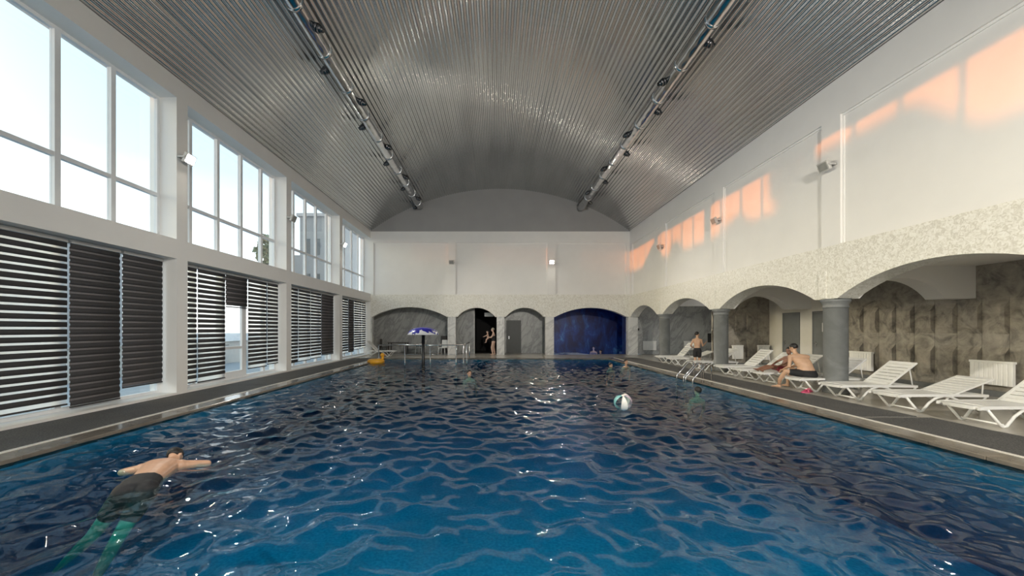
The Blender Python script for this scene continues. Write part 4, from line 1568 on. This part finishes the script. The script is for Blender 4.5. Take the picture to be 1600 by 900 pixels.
hair_cap(T, th)
face_bits(T, th)
g = MB()
loft(g, [(V((.04, 0, .03)), sd * .13, V((.09, 0, .07))), (V((.06, 0, .1)), sd * .135, V((.08, 0, .09))), (V((.12, 0, .18)), sd * .122, V((.08, 0, .07)))])
for k in (-1, 1):
    limb(g, [V((.02, k * .07, .08)), V((-.16, k * .09, .115))], [.08, .068])
remesh(g, 'shorts', 'red', th, .013, 4)

# 3. boy standing on the deck
th = thing('person', 'boy in black shorts standing on the deck behind the pool ladder', 'person', (8.28, 15.75, 0.015), 0)
b = MB()
sd = V((.9, -.44, 0)).normalized()
fw = V((.44, .9, 0)).normalized()
s = 0.83
def q3(a, c, z):
    return sd * a * s + fw * c * s + V((0, 0, z * s))
loft(b, [(q3(0, 0, .84), sd * .14 * s, fw * .09 * s), (q3(0, 0, .92), sd * .15 * s, fw * .10 * s), (q3(0, .01, 1.05), sd * .125 * s, fw * .085 * s), (q3(0, 0, 1.22), sd * .15 * s, fw * .095 * s), (q3(0, -.01, 1.36), sd * .165 * s, fw * .085 * s), (q3(0, 0, 1.43), sd * .11 * s, fw * .06 * s), (q3(0, 0, 1.47), sd * .06 * s, fw * .05 * s)])
capsule(b, q3(0, 0, 1.45), .046, q3(0, .03, 1.55), .044)
T = head(b, q3(0, .05, 1.64), sd * .75 + fw * .55 + V((0, 0, -.3)), (0, 0, 1), .93)
for k, el, wr_, hd in ((-1, q3(-.29, -.05, 1.10), q3(-.20, .14, .98), q3(.2, .8, -.1)), (1, q3(.24, .08, 1.08), q3(.38, .26, 1.22), q3(.5, .5, .7))):
    sh = q3(k * .17, 0, 1.36)
    limb(b, [q3(0, 0, 1.38), sh], [.06, .05])
    limb(b, [sh, el, wr_], [.042, .034, .024])
    hand(b, wr_, hd, (-k * .8, .4, -.2), .85, .4, k)
    hp = q3(k * .08, 0, .86)
    kn = q3(k * .09, .02 + k * .04, .47)
    an = q3(k * .10, k * .09 - .02, .08)
    limb(b, [hp, kn, kn.lerp(an, .35), an], [.078, .052, .050, .034])
    foot(b, an, fw + sd * .1 * k, .88)
remesh(b, 'body', 'skin', th)
hair_cap(T, th, 'hair')
face_bits(T, th)
g = MB()
loft(g, [(q3(0, 0, .80), sd * .16 * s, fw * .11 * s), (q3(0, 0, .90), sd * .165 * s, fw * .115 * s), (q3(0, 0, .98), sd * .15 * s, fw * .105 * s)])
for k in (-1, 1):
    limb(g, [q3(k * .08, 0, .84), q3(k * .09, .01 + k * .02, .58)], [.092, .082])
remesh(g, 'shorts', 'cloth', th, .013, 4)

# 4. woman with a baby in the doorway
th = thing('person', 'woman in black swimsuit carrying a baby in the dark corridor arch', 'person', (-0.12, 23.92, 0))
b = MB()
fw = V((-1, -.05, 0)).normalized()
sd = V((.05, -1, 0)).normalized()
s = 0.94
loft(b, [(q3(0, 0, .82), sd * .17 * s, fw * .13 * s), (q3(0, -.02, .92), sd * .185 * s, fw * .15 * s), (q3(0, 0, 1.05), sd * .155 * s, fw * .125 * s), (q3(0, .01, 1.22), sd * .16 * s, fw * .12 * s), (q3(0, 0, 1.34), sd * .17 * s, fw * .10 * s), (q3(0, 0, 1.42), sd * .12 * s, fw * .07 * s), (q3(0, 0, 1.47), sd * .06 * s, fw * .05 * s)])
capsule(b, q3(0, 0, 1.45), .05, q3(0, .03, 1.55), .048)
T = head(b, q3(0, .05, 1.65), fw + V((0, 0, -.1)), (0, 0, 1), .98)
for k in (-1, 1):
    sh = q3(k * .17, 0, 1.36)
    limb(b, [q3(0, 0, 1.38), sh], [.065, .058])
    el, wr_ = q3(k * .20, .16, 1.14), q3(k * .06, .36, 1.16)
    limb(b, [sh, el, wr_], [.052, .042, .028])
    hand(b, wr_, q3(-k * .8, .5, 0), (0, 0, 1), .9, .5, k)
    hp = q3(k * .09, 0, .86)
    kn = q3(k * .08, .05 + k * .06, .47)
    an = q3(k * .08, k * .07 - .02, .08)
    limb(b, [hp, kn, kn.lerp(an, .35), an], [.105, .066, .062, .038])
    foot(b, an, fw, .92)
remesh(b, 'body', 'skinpale', th)
hair_cap(T, th, 'hairgrey', vol=1.05)
face_bits(T, th)
g = MB()
loft(g, [(q3(0, 0, .80), sd * .14 * s, fw * .12 * s), (q3(0, -.02, .92), sd * .195 * s, fw * .16 * s), (q3(0, 0, 1.05), sd * .165 * s, fw * .135 * s), (q3(0, .01, 1.22), sd * .17 * s, fw * .13 * s), (q3(0, .02, 1.32), sd * .15 * s, fw * .10 * s)])
remesh(g, 'swimsuit', 'cloth', th, .013, 4)

th = thing('person', 'baby held in the arms of the woman in the dark arch', 'person', (-0.50, 23.9, 1.0))
b = MB()
loft(b, [(V((.05, 0, .02)), V((0, .07, 0)), V((.07, 0, 0))), (V((.04, 0, .12)), V((0, .075, 0)), V((.07, 0, 0))), (V((.02, 0, .24)), V((0, .08, 0)), V((.06, 0, 0))), (V((.02, 0, .29)), V((0, .04, 0)), V((.04, 0, 0)))])
capsule(b, V((.02, 0, .28)), .03, V((.02, 0, .34)), .03)
T = head(b, V((.02, 0, .41)), (-1, -.3, 0), (0, 0, 1), .78)
for k in (-1, 1):
    limb(b, [V((.02, 0, .25)), V((.02, k * .08, .25)), V((-.10, k * .1, .17)), V((-.22, k * .07, .12))], [.04, .032, .026, .02])
    hand(b, V((-.22, k * .07, .12)), (-1, 0, -.2), (0, 0, -1), .5, .4, k)
    limb(b, [V((.04, k * .05, .03)), V((-.06, k * .08, -.06)), V((-.08, k * .07, -.22))], [.05, .04, .026])
    foot(b, V((-.08, k * .07, -.22)), (-1, 0, 0), .5)
remesh(b, 'body', 'skinpale', th, .009, 4)
hair_cap(T, th, 'hair')
face_bits(T, th)

# 5. the swimmer in the foreground, face down, body along the pool
th = thing('person', 'swimmer in black shorts floating face down in the foreground water', 'person', (-3.90, 4.38, -0.065))
b = MB()
ax = V((-.36, .93, 0)).normalized()                 # towards the head
sd = V((.93, .36, 0)).normalized()
def q5(a, l, z):
    return sd * a + ax * l + V((0, 0, z))
loft(b, [(q5(0, -.42, -.03), sd * .15, Z * .085), (q5(0, -.32, -.02), sd * .17, Z * .10), (q5(0, -.16, 0), sd * .145, Z * .09), (q5(0, .03, .02), sd * .17, Z * .10), (q5(0, .20, .03), sd * .19, Z * .10), (q5(0, .28, .02), sd * .14, Z * .075), (q5(0, .33, .02), sd * .065, Z * .055)])
capsule(b, q5(0, .30, .02), .056, q5(.02, .40, .03), .054)
T = head(b, q5(.03, .50, .045), V((.25, .35, -.75)), ax * .95 + V((0, 0, .15)), 1.0)
for k in (-1, 1):
    sh = q5(k * .19, .21, .025)
    limb(b, [q5(0, .2, .02), sh], [.08, .062])
    el = q5(k * .42, .33, -.03)
    wr_ = q5(k * .30, .58, -.10)
    limb(b, [sh, el, wr_], [.052, .042, .029])
    hand(b, wr_, q5(-k * .3, .9, -.2), (0, 0, -1), 1.0, .2, k)
    hp = q5(k * .09, -.40, -.04)
    kn = hp + (V((-.26, -.06, -.40)) if k < 0 else V((-.12, -.20, -.42)))
    an = kn + (V((-.34, .04, -.30)) if k < 0 else V((-.22, 0.0, -.40)))
    limb(b, [hp, kn, kn.lerp(an, .35), an], [.088, .06, .058, .036])
    capsule(b, an, .036, an + (an - kn).normalized() * .15, .022)
    if k < 0:
        knl = kn
    else:
        knr = kn
remesh(b, 'body', 'skinwet', th)
hair_cap(T, th, 'hair', vol=1.02)
g = MB()
loft(g, [(q5(0, -.44, -.03), sd * .16, Z * .10), (q5(0, -.32, -.02), sd * .185, Z * .115), (q5(0, -.20, -.005), sd * .168, Z * .108)])
for k in (-1, 1):
    hp = q5(k * .09, -.39, -.035)
    limb(g, [hp, hp.lerp(knl if k < 0 else knr, .5)], [.108, .092])
remesh(g, 'shorts', 'cloth', th, .013, 4)

# 6. bathers whose heads stand out of the water
def bather(x, y, facing, label, sh_up=0.0, hair='hair', skin='skinwet', s=1.0, hz=0.09):
    th = thing('person', label, 'person', (x, y, -0.065))
    b = MB()
    f = V(facing).normalized()
    sd_ = V((f.y, -f.x, 0))
    z = hz + sh_up
    back = V((0.15, 1, 0)).normalized()               # body floats away behind the head
    bs = V((back.y, -back.x, 0))
    ctr = [V((0, 0, z - .20)), V((0, 0, z - .26)) + back * .05, V((0, 0, z - .34)) + back * .20, V((0, 0, z - .44)) + back * .42, V((0, 0, z - .52)) + back * .60]
    loft(b, [(ctr[0], bs * .07, f * .06), (ctr[1], bs * .16, Z * .085), (ctr[2], bs * .17, Z * .10), (ctr[3], bs * .13, Z * .09), (ctr[4], bs * .15, Z * .10)])
    capsule(b, V((0, 0, z - .22)), .052, V((0, .0, z - .10)), .05)
    T = head(b, V((0, 0, z)), f, (0, 0, 1), s)
    for k in (-1, 1):
        sh = sd_ * k * .18 + V((0, 0, z - .28))
        el = sd_ * k * .26 + back * .10 + V((0, 0, z - .52))
        wr_ = sd_ * k * .22 + back * .22 + V((0, 0, z - .74))
        limb(b, [V((0, 0, z - .27)), sh], [.07, .058])
        limb(b, [sh, el, wr_], [.05, .04, .028])
        hand(b, wr_, back * .4 + V((0, 0, -1)), -back, 1, .3, k)
        hp = bs * k * .08 + ctr[4]
        limb(b, [hp, hp + back * .34 + V((0, 0, -.16)), hp + back * .66 + V((0, 0, -.26))], [.08, .055, .038])
    remesh(b, 'body', skin, th, .012)
    hair_cap(T, th, hair)
    face_bits(T, th)
bather(-0.92, 13.55, (.55, -1, 0), 'dark-haired bather with wet head above water left of centre', 0.01)
bather(5.12, 17.05, (.7, -1, 0), 'bather low in the water left of the one near the right edge', -.05)
bather(5.72, 16.8, (.4, -1, 0), 'bather with shoulders above water near the far right corner', 0.13)
bather(5.42, 10.3, (-.3, 1, 0), 'bather seen from behind, only dark hair above water at right', -.09)
bather(6.55, 25.6, (-.6, -1, 0), 'bather standing in the lit blue grotto pool', 0.30, skin='skinpale')
bather(7.1, 25.9, (-1, -.4, 0), 'second bather lower in the blue grotto pool, at right', 0.05, skin='skin')

# ------------------------------------------------------------------ outside
q = MB()
q.box(-120, -8.35, -80, 160, -0.5, -0.05)
struct(q.obj('ground', 'paving', fixn=False))
def house(x0, x1, y0, y1, h, ridge, along, label, wall='housewall', hip=0.0, over=0.3):
    th = thing('house', label, 'house', ((x0 + x1) / 2, (y0 + y1) / 2, -0.05))
    a, c = (x1 - x0) / 2, (y1 - y0) / 2
    MB().box(-a, a, -c, c, 0, h).obj('walls', wall, th, False)
    A, B = a + over, c + over
    if along == 'y':
        vs = [(-A, -B, h), (A, -B, h), (A, B, h), (-A, B, h), (0, -B + hip, ridge), (0, B - hip, ridge)]
        fs = [(0, 1, 4), (1, 2, 5, 4), (2, 3, 5), (3, 0, 4, 5), (3, 2, 1, 0)]
    else:
        vs = [(-A, -B, h), (A, -B, h), (A, B, h), (-A, B, h), (-A + hip, 0, ridge), (A - hip, 0, ridge)]
        fs = [(0, 1, 5, 4), (1, 2, 5), (2, 3, 4, 5), (3, 0, 4), (3, 2, 1, 0)]
    MB().add(vs, fs).obj('roof', 'houseroof', th)
    for k in range(3):
        MB().box(a, a + .03, -c + (k + .5) * 2 * c / 3 - .5, -c + (k + .5) * 2 * c / 3 + .5, 1.2, 2.6).obj('house_window', 'glass', th, False)
    return th
def tree(x, y, h, r, label, trunk=None):
    th = thing('tree', label, 'tree', (x, y, -0.05))
    rng = random.Random(int(x * 31 + y * 7))
    MB().tube([(0, 0, 0), (0.05, 0, h * .45), (0, .05, h * .8)], [.16, .11, .05], 8).obj('trunk', 'bark', th)
    q = MB()
    for i in range(420):
        u, v, w_ = rng.gauss(0, 1), rng.gauss(0, 1), rng.gauss(0, 1)
        n = math.sqrt(u * u + v * v + w_ * w_)
        k = rng.random() ** .33
        c = V((u / n * r * k, v / n * r * k, h - r * 1.25 + w_ / n * r * 1.25 * k))
        a1 = V((rng.uniform(-1, 1), rng.uniform(-1, 1), rng.uniform(-1, 1))).normalized() * rng.uniform(.12, .28) * r
        a2 = a1.cross(V((rng.uniform(-1, 1), rng.uniform(-1, 1), rng.uniform(-1, 1)))).normalized() * a1.length * .6
        q.add([c - a1, c + a2, c + a1, c - a2], [(0, 1, 2, 3)])
    fo = q.obj('foliage', 'leaf', th, False)
    fo['kind'] = 'stuff'
    return th
# silhouettes the low sun passes over
house(-47, -41.5, -14, 26, 7.25, 7.6, 'y', 'unseen long block added far outside to shut out low sun', hip=2)  # unseen blocker, stops the sun below the wall patches
house(-40, -36, 4.3, 9.2, 6.9, 8.30, 'y', 'hipped house outside the nearest bay', hip=1.3)
tree(-34, 8.9, 8.9, 0.72, 'slim tree beside the hipped house outside')
for i, (y, h) in enumerate(((11.0, 7.75), (13.3, 7.35), (15.5, 7.85), (17.9, 7.6), (1.6, 7.2))):
    tree(-38.5, y, h, 1.0, ('round tree outside, first after the slim one', 'low round tree outside between taller trees', 'round tree outside, third after the slim one', 'round tree outside, farthest of the row', 'round tree outside left of the hipped house')[i])
# things seen through the upper windows
house(-25, -20, 17.2, 20.6, 6.1, 7.55, 'x', 'house with blue-grey roof seen through the nearest upper window', hip=1.2)
tree(-16.6, 28.6, 8.9, 1.2, 'thin leafy tree seen through the second upper window')
th = thing('apartment_building', 'grey stepped building seen through the far upper windows', 'building', (-15.2, 33, -0.05))
MB().box(-4.5, -1.6, 0, 6, 0, 8.0).obj('low_wing', 'housegrey', th, False)
MB().box(-1.6, 1.2, 0, 6, 0, 11.3).obj('tower', 'housegrey', th, False)
MB().box(-1.8, 1.4, -.2, 6.2, 11.3, 11.55).obj('roof_slab', 'housewall', th, False)
for k in range(3):
    for j in range(3):
        MB().box(-1.2 + k * .85, -.7 + k * .85, -.03, 0, 2 + j * 3, 3.4 + j * 3).obj('building_window', 'glass', th, False)
th = thing('white_fence', 'pale low garden wall outside the left windows', 'wall', (-13, 8, -0.05))
MB().box(-.1, .1, -14, 16, 0, 1.0).obj('wall_body', 'lounge', th, False)
MB().box(-.15, .15, -14.05, 16.05, 1.0, 1.06).obj('wall_cap', 'lampgrey', th, False)
